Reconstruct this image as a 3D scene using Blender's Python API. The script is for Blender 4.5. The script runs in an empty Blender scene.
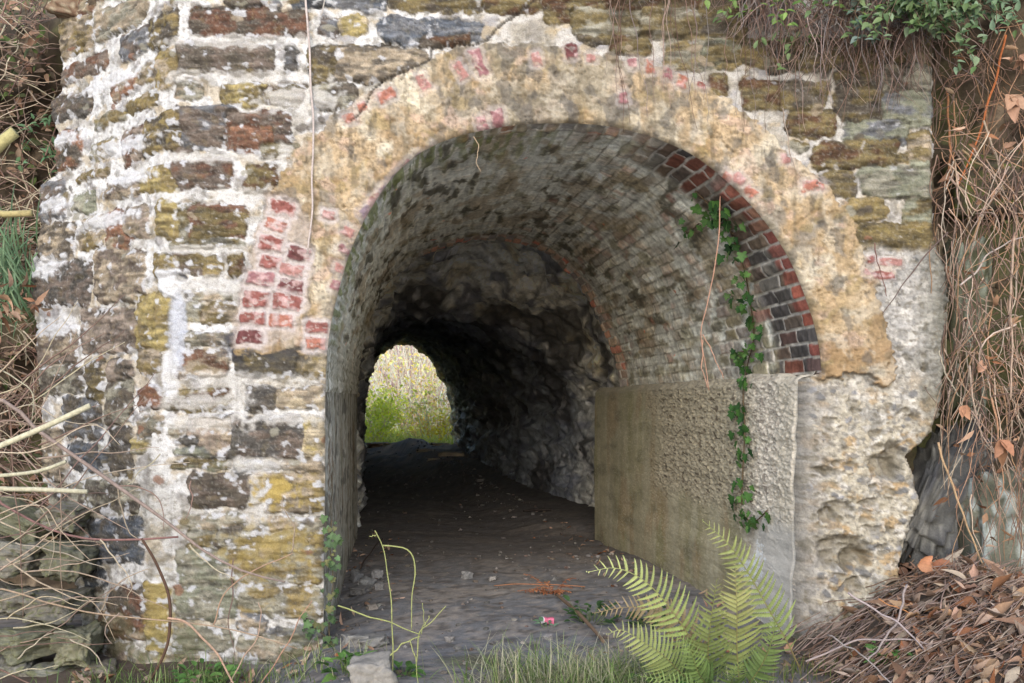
import bpy, math, random
import numpy as np
from mathutils import Vector
random.seed(7); RNG = np.random.default_rng(11)
sc = bpy.context.scene
COL = sc.collection
PI = math.pi
CAMY, EYE, F, HOR = -5.0, 1.2, 1000.0, 400.0

# ------------------------------------------------------------------ maths
def P(px, py, Y):
    s = (Y - CAMY) / F
    return np.array([(px - 512) * s, Y, EYE + (HOR - py) * s])

def lin(c):
    c = np.asarray(c, dtype=float) / 255.0
    return np.where(c <= 0.04045, c / 12.92, ((c + 0.055) / 1.055) ** 2.4)

def sst(a, b, x):
    t = np.clip((x - a) / (b - a), 0, 1)
    return t * t * (3 - 2 * t)

_perm = np.random.default_rng(3).permutation(256)
_perm = np.concatenate([_perm, _perm, _perm])
_g3 = np.random.default_rng(5).normal(size=(256, 3)); _g3 /= np.linalg.norm(_g3, axis=1)[:, None]
_ga = np.random.default_rng(6).uniform(0, 2 * PI, 256)
_g2 = np.stack([np.cos(_ga), np.sin(_ga)], 1)

def perlin2(x, y, seed=0):
    x = np.asarray(x, float) + seed * 17.31; y = np.asarray(y, float) + seed * 7.77
    xi = np.floor(x).astype(int); yi = np.floor(y).astype(int)
    xf = x - xi; yf = y - yi; xi &= 255; yi &= 255
    u = xf * xf * xf * (xf * (xf * 6 - 15) + 10); v = yf * yf * yf * (yf * (yf * 6 - 15) + 10)
    def g(dx, dy):
        h = _perm[_perm[xi + dx] + yi + dy]
        gr = _g2[h]
        return gr[..., 0] * (xf - dx) + gr[..., 1] * (yf - dy)
    a = g(0, 0); b = g(1, 0); c = g(0, 1); d = g(1, 1)
    return ((a + u * (b - a)) + v * ((c + u * (d - c)) - (a + u * (b - a)))) * 1.5

def perlin3(x, y, z, seed=0):
    x = np.asarray(x, float) + seed * 13.17; y = np.asarray(y, float) + seed * 5.71; z = np.asarray(z, float) + seed * 9.13
    xi = np.floor(x).astype(int); yi = np.floor(y).astype(int); zi = np.floor(z).astype(int)
    xf = x - xi; yf = y - yi; zf = z - zi; xi &= 255; yi &= 255; zi &= 255
    f = lambda t: t * t * t * (t * (t * 6 - 15) + 10)
    u, v, w = f(xf), f(yf), f(zf)
    def g(dx, dy, dz):
        gr = _g3[_perm[_perm[_perm[xi + dx] + yi + dy] + zi + dz]]
        return gr[..., 0] * (xf - dx) + gr[..., 1] * (yf - dy) + gr[..., 2] * (zf - dz)
    L = lambda a, b, t: a + t * (b - a)
    return L(L(L(g(0,0,0), g(1,0,0), u), L(g(0,1,0), g(1,1,0), u), v),
             L(L(g(0,0,1), g(1,0,1), u), L(g(0,1,1), g(1,1,1), u), v), w) * 1.5

def fbm2(x, y, o=3, seed=0, gain=0.5):
    r = 0; a = 1.0; t = 0
    for i in range(o):
        r = r + a * perlin2(x * 2 ** i, y * 2 ** i, seed + i * 3.7); t += a; a *= gain
    return r / t * 1.25

def fbm3(x, y, z, o=3, seed=0, gain=0.5):
    r = 0; a = 1.0; t = 0
    for i in range(o):
        r = r + a * perlin3(x * 2 ** i, y * 2 ** i, z * 2 ** i, seed + i * 3.7); t += a; a *= gain
    return r / t * 1.25

def mixc(c, c2, m):
    m = np.asarray(m)[..., None]
    return c * (1 - m) + np.asarray(c2) * m

def resample(pts, n):
    p = np.asarray(pts, float)
    d = np.r_[0, np.cumsum(np.linalg.norm(np.diff(p, axis=0), axis=1))]
    t = np.linspace(0, d[-1], n)
    return np.stack([np.interp(t, d, p[:, k]) for k in range(p.shape[1])], 1)

def catmull(pts, per=8):
    p = [np.asarray(q, float) for q in pts]
    p = [2 * p[0] - p[1]] + p + [2 * p[-1] - p[-2]]
    out = []
    for i in range(1, len(p) - 2):
        for k in range(per):
            t = k / per
            out.append(0.5 * (2 * p[i] + (p[i+1] - p[i-1]) * t + (2*p[i-1] - 5*p[i] + 4*p[i+1] - p[i+2]) * t*t
                              + (3*p[i] - p[i-1] - 3*p[i+1] + p[i+2]) * t**3))
    out.append(p[-2])
    return np.array(out)

def poly_sdf(px, py, poly, closed=True):
    """signed distance (negative inside) and nearest point"""
    poly = np.asarray(poly, float); n = len(poly)
    best = np.full(px.shape, 1e18); nx = np.zeros(px.shape); ny = np.zeros(px.shape)
    ins = np.zeros(px.shape, bool)
    for i in range(n):
        a = poly[i]; b = poly[(i + 1) % n]
        ab = b - a; L2 = ab @ ab + 1e-12
        t = np.clip(((px - a[0]) * ab[0] + (py - a[1]) * ab[1]) / L2, 0, 1)
        qx = a[0] + t * ab[0]; qy = a[1] + t * ab[1]
        d = (px - qx) ** 2 + (py - qy) ** 2
        m = d < best
        best = np.where(m, d, best); nx = np.where(m, qx, nx); ny = np.where(m, qy, ny)
        c = (a[1] > py) != (b[1] > py)
        xi = a[0] + (py - a[1]) / (b[1] - a[1] + 1e-12) * (b[0] - a[0])
        ins ^= c & (px < xi)
    s = np.sqrt(best)
    return np.where(ins, -s, s), nx, ny

# ------------------------------------------------------------------ meshes
def mesh_np(name, V, Fq, C, mat, parent=None, origin=(0, 0, 0), smooth=True):
    """V (n,3) world verts, Fq: (m,k) array or list of arrays of equal-k faces, C (n,3) colours"""
    V = np.asarray(V, float); origin = np.asarray(origin, float)
    if isinstance(Fq, np.ndarray): Fq = [Fq]
    Fq = [np.asarray(f, dtype=np.int64) for f in Fq if len(f)]
    used = np.zeros(len(V), bool)
    for f in Fq: used[f.ravel()] = True
    idx = np.cumsum(used) - 1
    V = V[used]; C = np.asarray(C, float)[used]
    Fq = [idx[f] for f in Fq]
    me = bpy.data.meshes.new(name)
    me.vertices.add(len(V)); me.vertices.foreach_set('co', (V - origin).astype(np.float32).ravel())
    nl = sum(f.size for f in Fq); npol = sum(len(f) for f in Fq)
    me.loops.add(nl); me.polygons.add(npol)
    me.loops.foreach_set('vertex_index', np.concatenate([f.ravel() for f in Fq]).astype(np.int32))
    tot = np.concatenate([np.full(len(f), f.shape[1]) for f in Fq])
    st = np.r_[0, np.cumsum(tot)[:-1]]
    me.polygons.foreach_set('loop_start', st.astype(np.int32))
    me.polygons.foreach_set('use_smooth', np.full(npol, smooth))
    me.update(calc_edges=True)
    at = me.color_attributes.new('Col', 'FLOAT_COLOR', 'POINT')
    at.data.foreach_set('color', np.c_[np.clip(C, 0, 1), np.ones(len(C))].astype(np.float32).ravel())
    me.materials.append(mat)
    ob = bpy.data.objects.new(name, me); COL.objects.link(ob)
    if parent is not None:
        ob.parent = parent; ob.location = Vector(origin) - parent.location
    else:
        ob.location = Vector(origin)
    return ob

def grid_faces(nr, nc):
    i = np.arange(nr * nc).reshape(nr, nc)
    return np.stack([i[:-1, :-1], i[:-1, 1:], i[1:, 1:], i[1:, :-1]], -1).reshape(-1, 4)

def extrude_border(V, Fq, C, off, sel=None, dark=1.0):
    """give an open quad sheet thickness: push its border edges by off; sel(V[a],V[b]) picks edges"""
    e = np.concatenate([Fq[:, [0, 1]], Fq[:, [1, 2]], Fq[:, [2, 3]], Fq[:, [3, 0]]])
    key = np.sort(e, 1); k = key[:, 0] * len(V) + key[:, 1]
    u, inv, cnt = np.unique(k, return_inverse=True, return_counts=True)
    b = e[cnt[inv] == 1]
    if sel is not None: b = b[sel(V[b[:, 0]], V[b[:, 1]])]
    vs = np.unique(b); m = np.full(len(V), -1); m[vs] = len(V) + np.arange(len(vs))
    V2 = np.vstack([V, V[vs] + np.asarray(off)]); C2 = np.vstack([C, C[vs] * dark])
    F2 = np.stack([b[:, 1], b[:, 0], m[b[:, 0]], m[b[:, 1]]], 1)
    return V2, np.vstack([Fq, F2]), C2

class MB:
    def __init__(s): s.v = []; s.f3 = []; s.f4 = []; s.c = []; s.n = 0
    def add(s, V, C, q=None, t=None):
        V = np.asarray(V, float); C = np.asarray(C, float)
        if C.ndim == 1: C = np.tile(C, (len(V), 1))
        s.v.append(V); s.c.append(C)
        if q is not None and len(q): s.f4.append(np.asarray(q) + s.n)
        if t is not None and len(t): s.f3.append(np.asarray(t) + s.n)
        s.n += len(V)
    def tube(s, pts, r, col, sides=5, cap=True):
        p = np.asarray(pts, float); n = len(p)
        r = np.broadcast_to(np.asarray(r, float), (n,)) if np.ndim(r) == 0 or len(np.atleast_1d(r)) == n else np.interp(np.linspace(0, 1, n), np.linspace(0, 1, len(r)), r)
        T = np.gradient(p, axis=0); T /= np.linalg.norm(T, axis=1)[:, None] + 1e-9
        ref = np.array([0.31, 0.52, 0.79]); 
        A = np.cross(T, ref); A /= np.linalg.norm(A, axis=1)[:, None] + 1e-9
        B = np.cross(T, A)
        ang = np.arange(sides) * 2 * PI / sides
        V = p[:, None] + r[:, None, None] * (np.cos(ang)[None, :, None] * A[:, None] + np.sin(ang)[None, :, None] * B[:, None])
        V = V.reshape(-1, 3)
        i = np.arange(n - 1)[:, None] * sides; k = np.arange(sides)[None]; k2 = (k + 1) % sides
        q = np.stack([i + k, i + k2, i + sides + k2, i + sides + k], -1).reshape(-1, 4)
        col = np.asarray(col, float)
        C = np.tile(col, (len(V), 1)) if col.ndim == 1 else np.repeat(col, sides, 0)
        t = []
        if cap:
            V = np.vstack([V, p[0], p[-1]]); C = np.vstack([C, C[0], C[-1] * 1.15])
            a = n * sides; b = a + 1; l = (n - 1) * sides
            for kk in range(sides):
                t.append((a, (kk + 1) % sides, kk)); t.append((b, l + kk, l + (kk + 1) % sides))
        s.add(V, C, q, t)
    def leaf(s, c, d, nrm, L, W, col, fold=0.25, curl=0.2, seg=4, shape=None):
        """ovate leaf: c base, d direction, nrm normal"""
        d = np.asarray(d, float); d = d / (np.linalg.norm(d) + 1e-9)
        sd = np.cross(d, nrm); sd /= np.linalg.norm(sd) + 1e-9; nn = np.cross(sd, d)
        t = np.linspace(0, 1, seg + 1)
        w = (np.sin(PI * t ** 0.75) ** 0.9 + 0.02) if shape is None else np.interp(t, np.linspace(0, 1, len(shape)), shape)
        cen = np.asarray(c)[None] + d[None] * (t * L)[:, None] - nn[None] * (curl * L * t ** 2)[:, None]
        up = nn[None] * (fold * W * w)[:, None]
        Lf = cen + sd[None] * (w * W / 2)[:, None] + up; Rt = cen - sd[None] * (w * W / 2)[:, None] + up
        V = np.vstack([cen, Lf, Rt]); n = seg + 1
        i = np.arange(seg)
        q = np.vstack([np.stack([i, i + 1, n + i + 1, n + i], 1), np.stack([i + 1, i, 2 * n + i, 2 * n + i + 1], 1)])
        s.add(V, col, q)
    def build(s, name, mat, parent=None, origin=(0, 0, 0), smooth=True):
        return mesh_np(name, np.vstack(s.v), [np.vstack(x) for x in (s.f4, s.f3) if x], np.vstack(s.c), mat, parent, origin, smooth)

def tag(o, label=None, cat=None, group=None, kind=None):
    if label: o['label'] = label
    if cat: o['category'] = cat
    if group: o['group'] = group
    if kind: o['kind'] = kind
    return o

def thing(name, loc, label, cat, group=None):
    o = bpy.data.objects.new(name, None); COL.objects.link(o); o.location = Vector(loc)
    o.empty_display_size = 0.1
    return tag(o, label, cat, group)

# ------------------------------------------------------------------ materials (procedural over per-vertex base colour)
def mat_col(name, rough=0.9, ns=60.0, amt=0.35, bump=0.3, bdist=0.004, spec=0.25, transl=0.0, stretch=(1, 1, 1), ns2=None):
    m = bpy.data.materials.new(name); m.use_nodes = True
    nt = m.node_tree; N = nt.nodes; Lk = nt.links
    bs = N['Principled BSDF']; bs.inputs['Roughness'].default_value = rough
    bs.inputs['Specular IOR Level'].default_value = spec
    at = N.new('ShaderNodeAttribute'); at.attribute_name = 'Col'
    tc = N.new('ShaderNodeTexCoord'); mp = N.new('ShaderNodeMapping'); mp.inputs['Scale'].default_value = stretch
    Lk.new(tc.outputs['Object'], mp.inputs['Vector'])
    n1 = N.new('ShaderNodeTexNoise'); n1.inputs['Scale'].default_value = ns; n1.inputs['Detail'].default_value = 8; n1.inputs['Roughness'].default_value = 0.74
    Lk.new(mp.outputs['Vector'], n1.inputs['Vector'])
    mr = N.new('ShaderNodeMapRange'); mr.inputs['From Min'].default_value = 0.25; mr.inputs['From Max'].default_value = 0.75
    mr.inputs['To Min'].default_value = 1 - amt; mr.inputs['To Max'].default_value = 1 + amt
    Lk.new(n1.outputs['Fac'], mr.inputs['Value'])
    mx = N.new('ShaderNodeMix'); mx.data_type = 'RGBA'; mx.blend_type = 'MULTIPLY'; mx.inputs['Factor'].default_value = 1
    Lk.new(at.outputs['Color'], mx.inputs['A']); Lk.new(mr.outputs['Result'], mx.inputs['B'])
    Lk.new(mx.outputs['Result'], bs.inputs['Base Color'])
    if bump > 0:
        n2 = N.new('ShaderNodeTexNoise'); n2.inputs['Scale'].default_value = ns2 or ns * 2.2; n2.inputs['Detail'].default_value = 5; n2.inputs['Roughness'].default_value = 0.7
        Lk.new(mp.outputs['Vector'], n2.inputs['Vector'])
        bp = N.new('ShaderNodeBump'); bp.inputs['Strength'].default_value = bump; bp.inputs['Distance'].default_value = bdist
        Lk.new(n2.outputs['Fac'], bp.inputs['Height']); Lk.new(bp.outputs['Normal'], bs.inputs['Normal'])
    if transl > 0:
        tr = N.new('ShaderNodeBsdfTranslucent'); ms = N.new('ShaderNodeMixShader'); ms.inputs[0].default_value = transl
        Lk.new(mx.outputs['Result'], tr.inputs['Color']); Lk.new(bs.outputs['BSDF'], ms.inputs[1]); Lk.new(tr.outputs['BSDF'], ms.inputs[2])
        Lk.new(ms.outputs['Shader'], N['Material Output'].inputs['Surface'])
    return m

M_STONE = mat_col('weathered_stone_and_mortar', 0.92, 150, 0.42, 0.9, 0.006, ns2=140)
M_PLASTER = mat_col('flaking_render', 0.95, 110, 0.26, 0.8, 0.006, ns2=80)
M_RUBBLE = mat_col('coarse_lime_concrete', 0.95, 100, 0.30, 0.8, 0.009, ns2=70)
M_BRICK = mat_col('old_brick', 0.9, 80, 0.36, 0.6, 0.006)
M_CONC = mat_col('stained_concrete', 0.93, 150, 0.30, 0.6, 0.004, ns2=150)
M_ROCK = mat_col('dark_slate_rock', 0.55, 14, 0.45, 1.0, 0.03, spec=0.5, ns2=20)
M_DIRT = mat_col('packed_dirt', 0.95, 45, 0.36, 0.5, 0.006, ns2=60)
M_BARK = mat_col('twig_bark', 0.85, 60, 0.42, 0.6, 0.003, ns2=140)
M_LEAF = mat_col('green_leaf', 0.55, 60, 0.25, 0.0, transl=0.25)
M_DRY = mat_col('dry_leaf', 0.75, 70, 0.28, 0.3, 0.002, transl=0.15)
M_FARLEAF = mat_col('far_leaf', 0.7, 20, 0.25, 0.0, transl=0.3)
M_PEB = mat_col('pebble', 0.85, 60, 0.3, 0.4, 0.003)
M_PAPER = mat_col('crushed_carton', 0.6, 80, 0.1, 0.0)
# ------------------------------------------------------------------ camera, sky, sun
cam = bpy.data.cameras.new('camera'); co = bpy.data.objects.new('camera', cam); COL.objects.link(co)
co.location = (0, CAMY, EYE); co.rotation_euler = (PI / 2, 0, 0)
cam.sensor_width = 36; cam.lens = 36 * F / 1024; cam.shift_y = (HOR - 341.5) / 1024
cam.clip_start = 0.05; cam.clip_end = 2000
sc.camera = co
SUN_EL, SUN_AZ = math.radians(27), math.radians(184)      # azimuth from +y towards +x
w = bpy.data.worlds.new('World'); sc.world = w; w.use_nodes = True
nt = w.node_tree; bg = nt.nodes['Background']
sky = nt.nodes.new('ShaderNodeTexSky'); sky.sky_type = 'NISHITA'; sky.sun_disc = False
sky.sun_elevation = SUN_EL; sky.sun_rotation = SUN_AZ
sky.air_density = 1.0; sky.dust_density = 1.0; sky.ozone_density = 1.0
nt.links.new(sky.outputs['Color'], bg.inputs['Color']); bg.inputs['Strength'].default_value = 0.15
sl = bpy.data.lights.new('sun', 'SUN'); sl.energy = 1.5; sl.angle = math.radians(50); sl.color = (1, 0.98, 0.955)
so = bpy.data.objects.new('sun', sl); COL.objects.link(so)
sdir = Vector((math.sin(SUN_AZ) * math.cos(SUN_EL), math.cos(SUN_AZ) * math.cos(SUN_EL), math.sin(SUN_EL)))
so.rotation_euler = (-sdir).to_track_quat('-Z', 'Y').to_euler(); so.location = sdir * 40
sc.view_settings.view_transform = 'Standard'; sc.view_settings.look = 'None'
sc.view_settings.exposure = EXPOSURE = 1.24; sc.view_settings.gamma = 1
sc.cycles.use_denoising = True; sc.render.filter_size = 1.05
sc.cycles.max_bounces = 10; sc.cycles.diffuse_bounces = 8; sc.cycles.glossy_bounces = 2
sc.cycles.transparent_max_bounces = 4; sc.cycles.transmission_bounces = 3
sc.cycles.caustics_reflective = False; sc.cycles.caustics_refractive = False

# ------------------------------------------------------------------ the opening and the lining profile (pixels of the wall plane)
ARCH0 = catmull([(325, 392), (328, 342), (336, 300), (350, 252), (371, 208), (401, 168), (441, 142), (500, 127), (560, 123), (620, 128),
                 (680, 148), (720, 175), (760, 215), (790, 260), (810, 310), (819, 345), (822, 373)], 10)
RJ = lambda py: np.interp(py, [377, 500, 640, 740], [806, 803, 800, 797]) + 3.2 * fbm2(np.asarray(py, float) / 38, np.zeros_like(np.asarray(py, float)), 4, 9)
OPEN = np.vstack([[(321, 740), (323, 640), (324, 560), (325, 470)], ARCH0, np.array([(RJ(np.array([q]))[0], q) for q in range(377, 741, 6)])])
ARCH1 = catmull([(357, 394), (360, 360), (367, 332), (379, 300), (400, 271), (431, 251), (470, 241), (510, 240), (547, 254), (580, 286), (602, 326), (616, 362), (622, 388)], 10)
DEPTH = 4.0
def to3(pts, Y): return np.array([P(a, b, Y) for a, b in pts])

# ------------------------------------------------------------------ front wall geometry
XC0 = lambda v: 178 - 35 * (np.asarray(v, float) / 683)           # corner, front-plane px
def img2wall(px, py):
    """image point on the left return face (or front) -> (u,v) wall coordinates in front-plane px"""
    if px >= XC0(py): return px, py
    v = py
    for _ in range(6):
        Xc = (XC0(v) - 512) / 200; r = (px - 512) / 1000
        t = max(0, (Xc - 5 * r) / (0.8 + 0.6 * r))
        v = HOR + (py - HOR) * (5 + 0.6 * t) / 5
    return float(XC0(v) - t * 200), float(v)

STEP = 1.2
u = np.arange(-125, 962, STEP); v = np.arange(-50, 712, STEP)
U, V = np.meshgrid(u, v); SH = U.shape
XC = XC0(V)
opsd, onx, ony = poly_sdf(U, V, OPEN)

w1 = fbm2(U / 22, V / 22, 2, 1); w2 = fbm2(U / 22, V / 22, 2, 2); w3 = fbm2(U / 6, V / 6, 2, 3); w4 = fbm2(U / 6, V / 6, 2, 4)
WU = U + 4.0 * w1 + 1.5 * w3; WV = V + 4.0 * w2 + 1.5 * w4
nA = fbm2(U / 90, V / 90, 3, 10); nB = fbm2(U / 28, V / 20, 4, 11); nC = fbm2(U / 9, V / 7, 3, 12); nD = fbm2(U / 4, V / 4, 2, 13)
nE = fbm2(U / 50, V / 50, 4, 14); nF = fbm2(U / 16, V / 14, 4, 15); nG = fbm2(U / 120, V / 40, 3, 16)
strata = fbm2(U / 34, V / 6, 4, 17)

# mortar
leftness = sst(560, 300, U); low = sst(360, 560, V)
H = 0.004 + 0.007 * nB + 0.004 * nC + 0.002 * nD
mort = lin((229, 225, 222)) * np.ones(SH + (1,))
mort = mixc(mort, lin((196, 186, 172)), sst(0.3, 0.9, 1 - leftness) * 0.75)
mort = mixc(mort, lin((172, 166, 164)), sst(0.05, 0.4, nB))
mort = mixc(mort, lin((150, 136, 108)), sst(0.06, 0.42, nE) * (0.55 + 0.4 * low))
mort = mixc(mort, lin((188, 158, 96)), sst(.10, .36, fbm2(U / 30, V / 22, 4, 21)) * .55)
mort = mixc(mort, lin((176, 168, 150)), low * 0.55 * sst(-0.3, 0.4, nA))
mort = mixc(mort, lin((120, 112, 96)), sst(0.18, 0.42, nF + 0.15 * low) * 0.55)
mort = mort * (1 + .16 * nC + .10 * nD)[..., None]
hole = sst(.36, .44, fbm2(U / 6, V / 5, 3, 20)); mort = mixc(mort, lin((148, 138, 122)), hole * .5); H -= .006 * hole
Cw = mort.copy()

PAL = dict(B=(118, 80, 58), D=(96, 85, 72), G=(116, 116, 120), O=(124, 106, 62), Y=(176, 154, 84), OY=(142, 120, 68), P=(118, 101, 88),
           T=(172, 152, 124), R=(150, 102, 72), K=(160, 140, 122), GO=(156, 149, 128), GG=(138, 138, 114), S=(90, 84, 78), C=(196, 176, 140), DB=(96, 66, 42), SB=(92, 97, 106))
FRONT = [
 (192,9,246,35,'B','D'),(240,10,309,36,'B','D'),(226,-4,262,6,'D','P'),(268,-2,280,8,'G','T'),(292,-14,336,6,'SB','G'),(336,-14,386,9,'G','SB'),
 (390,-16,480,10,'O','D'),(484,-16,540,12,'O','DB'),(322,19,338,38,'G','P'),(338,18,364,34,'C','Y'),(382,20,482,42,'SB','G'),(420,38,470,46,'DB','D'),
 (174,46,272,72,'D','P'),(286,48,297,71,'G','S'),(310,46,392,80,'D','O'),(338,50,424,80,'T','D'),
 (178,84,202,98,'GO','T'),(224,84,268,104,'O','Y'),(264,84,304,106,'O','DB'),(312,88,358,108,'D','GO'),
 (174,110,238,148,'P','G'),(228,112,292,150,'P','B'),(232,128,270,150,'B','R'),(262,146,298,159,'O','GO'),
 (166,162,232,187,'P','B'),(247,165,283,193,'O','DB'),(164,204,202,236,'O','GO'),(190,206,247,236,'O','B'),(172,241,244,247,'GO','O'),
 (166,255,205,274,'O','P'),(207,258,222,275,'OY','O'),(231,254,241,275,'DB','O'),(186,291,232,299,'GO','T'),(184,304,206,320,'GO','OY'),(205,304,236,323,'T','O'),
 (182,332,234,344,'T','GO'),(174,353,226,376,'T','B'),(236,346,316,377,'D','O'),(300,354,326,376,'C','OY'),
 (165,390,230,411,'O','DB'),(246,386,276,412,'S','D'),(276,388,324,408,'T','C'),(300,416,324,458,'C','Y'),
 (187,416,304,459,'S','P'),(187,420,232,452,'K','T'),(168,424,186,437,'T','GO'),(170,438,200,446,'G','S'),(172,446,208,457,'GG','G'),
 (170,459,232,470,'O','GG'),(234,462,280,472,'G','GO'),(280,459,324,472,'T','C'),(190,474,260,508,'P','D'),(264,472,324,513,'OY','T'),(238,512,262,517,'T','GO'),
 (170,514,262,530,'GO','T'),(262,516,324,530,'T','GO'),(186,528,244,560,'GO','O'),(178,548,240,585,'GO','GG'),(230,532,324,585,'OY','GO'),(215,526,262,548,'D','GO'),
 (172,588,236,621,'GG','GO'),(238,586,324,618,'GO','OY'),(238,612,266,632,'T','G'),(268,626,324,645,'GO','G'),(172,628,232,652,'GO','GG'),(236,636,292,660,'GO','T'),
 (292,646,324,668,'T','GO'),(146,656,222,684,'GO','T'),(226,662,290,690,'GO','GG'),(292,668,324,700,'T','GO'),(150,688,230,716,'GO','T'),(232,692,322,716,'GO','T'),
 # right of the arch
 (545,-12,600,20,'O','DB'),(575,12,640,36,'GO','O'),(602,-12,700,9,'DB','O'),(640,12,700,38,'O','GO'),(702,-8,744,38,'O','D'),(612,38,650,54,'O','DB'),(664,40,742,70,'GO','OY'),
 (578,35,612,42,'O','D'),(705,42,770,64,'O','GG'),(709,76,729,94,'DB','O'),(742,80,782,107,'O','DB'),(780,82,826,108,'O','D'),(744,40,768,64,'O','OY'),(770,38,832,72,'O','D'),
 (788,112,836,138,'O','DB'),(836,74,882,118,'D','O'),(838,40,890,70,'O','D'),(892,30,932,64,'O','T'),(884,68,932,94,'GO','D'),(886,96,932,127,'GG','G'),(846,122,908,142,'GG','G'),
 (908,132,932,164,'O','T'),(790,143,804,150,'O','GO'),(812,143,896,167,'O','DB'),(897,156,907,163,'O','D'),(910,163,930,170,'D','GG'),
 (823,173,852,195,'O','D'),(862,171,930,196,'GG','GO'),(846,199,886,219,'O','OY'),(903,200,932,225,'O','GG'),(852,224,936,248,'O','OY')]
LEFT = [
 ([(98,14),(150,-8),(144,22),(98,42)],'T','GO'),([(60,26),(92,14),(92,46),(57,62)],'T','OY'),([(64,-18),(150,-50),(150,-14),(64,10)],'B','T'),([(56,2),(94,-8),(94,12),(60,26)],'C','B'),
 ([(150,22),(178,6),(176,42),(150,50)],'D','OY'),([(122,38),(150,26),(148,50),(124,64)],'G','P'),
 ([(64,70),(108,50),(108,66),(62,86)],'P','B'),([(112,88),(142,72),(140,84),(114,102)],'R','T'),([(142,70),(155,64),(155,80),(140,84)],'OY','T'),([(156,52),(176,46),(174,86),(158,92)],'OY','T'),
 ([(52,102),(94,90),(92,112),(52,126)],'P','S'),([(96,120),(128,106),(128,116),(96,130)],'OY','GO'),([(128,104),(158,92),(158,104),(130,114)],'OY','O'),
 ([(57,136),(84,130),(82,164),(56,172)],'D','R'),([(92,146),(120,138),(118,152),(92,162)],'GO','OY'),([(124,132),(148,126),(146,152),(124,168)],'K','B'),([(146,124),(178,112),(178,146),(144,157)],'OY','D'),
 ([(78,178),(110,168),(110,174),(78,182)],'O','T'),([(108,186),(143,174),(142,193),(104,200)],'T','P'),([(143,173),(168,166),(176,190),(142,193)],'Y','OY'),
 ([(38,186),(66,180),(66,218),(36,222)],'P','G'),([(74,196),(96,192),(96,212),(74,213)],'GG','GO'),([(84,222),(106,214),(106,227),(84,230)],'OY','T'),
 ([(107,214),(127,208),(127,236),(107,236)],'R','B'),([(127,207),(150,206),(150,236),(127,236)],'T','K'),([(158,203),(176,202),(176,235),(158,235)],'OY','Y'),
 ([(40,226),(75,222),(75,256),(38,259)],'D','T'),([(80,236),(105,232),(105,246),(80,248)],'T','OY'),([(108,239),(134,238),(130,248),(110,250)],'R','T'),
 ([(28,264),(92,261),(91,304),(28,306)],'P','S'),([(98,251),(146,252),(146,300),(98,301)],'T','P'),([(156,256),(176,256),(176,276),(156,276)],'OY','O'),
 ([(36,326),(78,326),(78,362),(36,362)],'P','T'),([(82,310),(137,309),(136,350),(82,352)],'K','P'),([(139,297),(169,295),(168,348),(137,349)],'Y','OY'),
 ([(140,352),(160,352),(160,372),(140,372)],'T','OY'),([(88,360),(106,360),(105,400),(88,402)],'O','D'),([(110,362),(134,360),(134,378),(110,380)],'K','D'),([(40,370),(84,366),(84,392),(40,394)],'D','GO'),
 ([(140,386),(162,386),(162,410),(140,410)],'B','R'),([(108,384),(134,382),(134,420),(108,424)],'D','GO'),([(132,440),(150,437),(148,452),(132,452)],'Y','GO'),([(136,420),(164,416),(164,434),(136,436)],'T','GO'),
 ([(70,444),(108,447),(108,470),(72,468)],'SB','S'),([(40,428),(64,430),(64,482),(38,480)],'T','D'),([(110,428),(132,430),(132,476),(110,474)],'D','S'),([(66,398),(102,404),(102,440),(66,436)],'D','G'),
 ([(88,520),(144,518),(144,560),(90,562)],'SB','S'),([(40,490),(84,486),(84,520),(44,524)],'D','GO'),([(60,530),(86,526),(86,560),(60,562)],'GO','D'),([(85,570),(106,571),(106,586),(85,586)],'SB','S'),
 ([(110,588),(144,586),(144,620),(108,620)],'D','B'),([(144,580),(170,586),(168,655),(146,652)],'Y','OY'),([(98,612),(144,620),(142,640),(98,634)],'B','T'),([(84,640),(130,645),(130,682),(80,682)],'P','T'),
 ([(88,480),(140,484),(140,512),(90,510)],'D','GO'),([(70,590),(104,592),(100,608),(70,610)],'GO','D'),([(132,648),(150,656),(148,690),(132,690)],'GO','T')]

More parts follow.
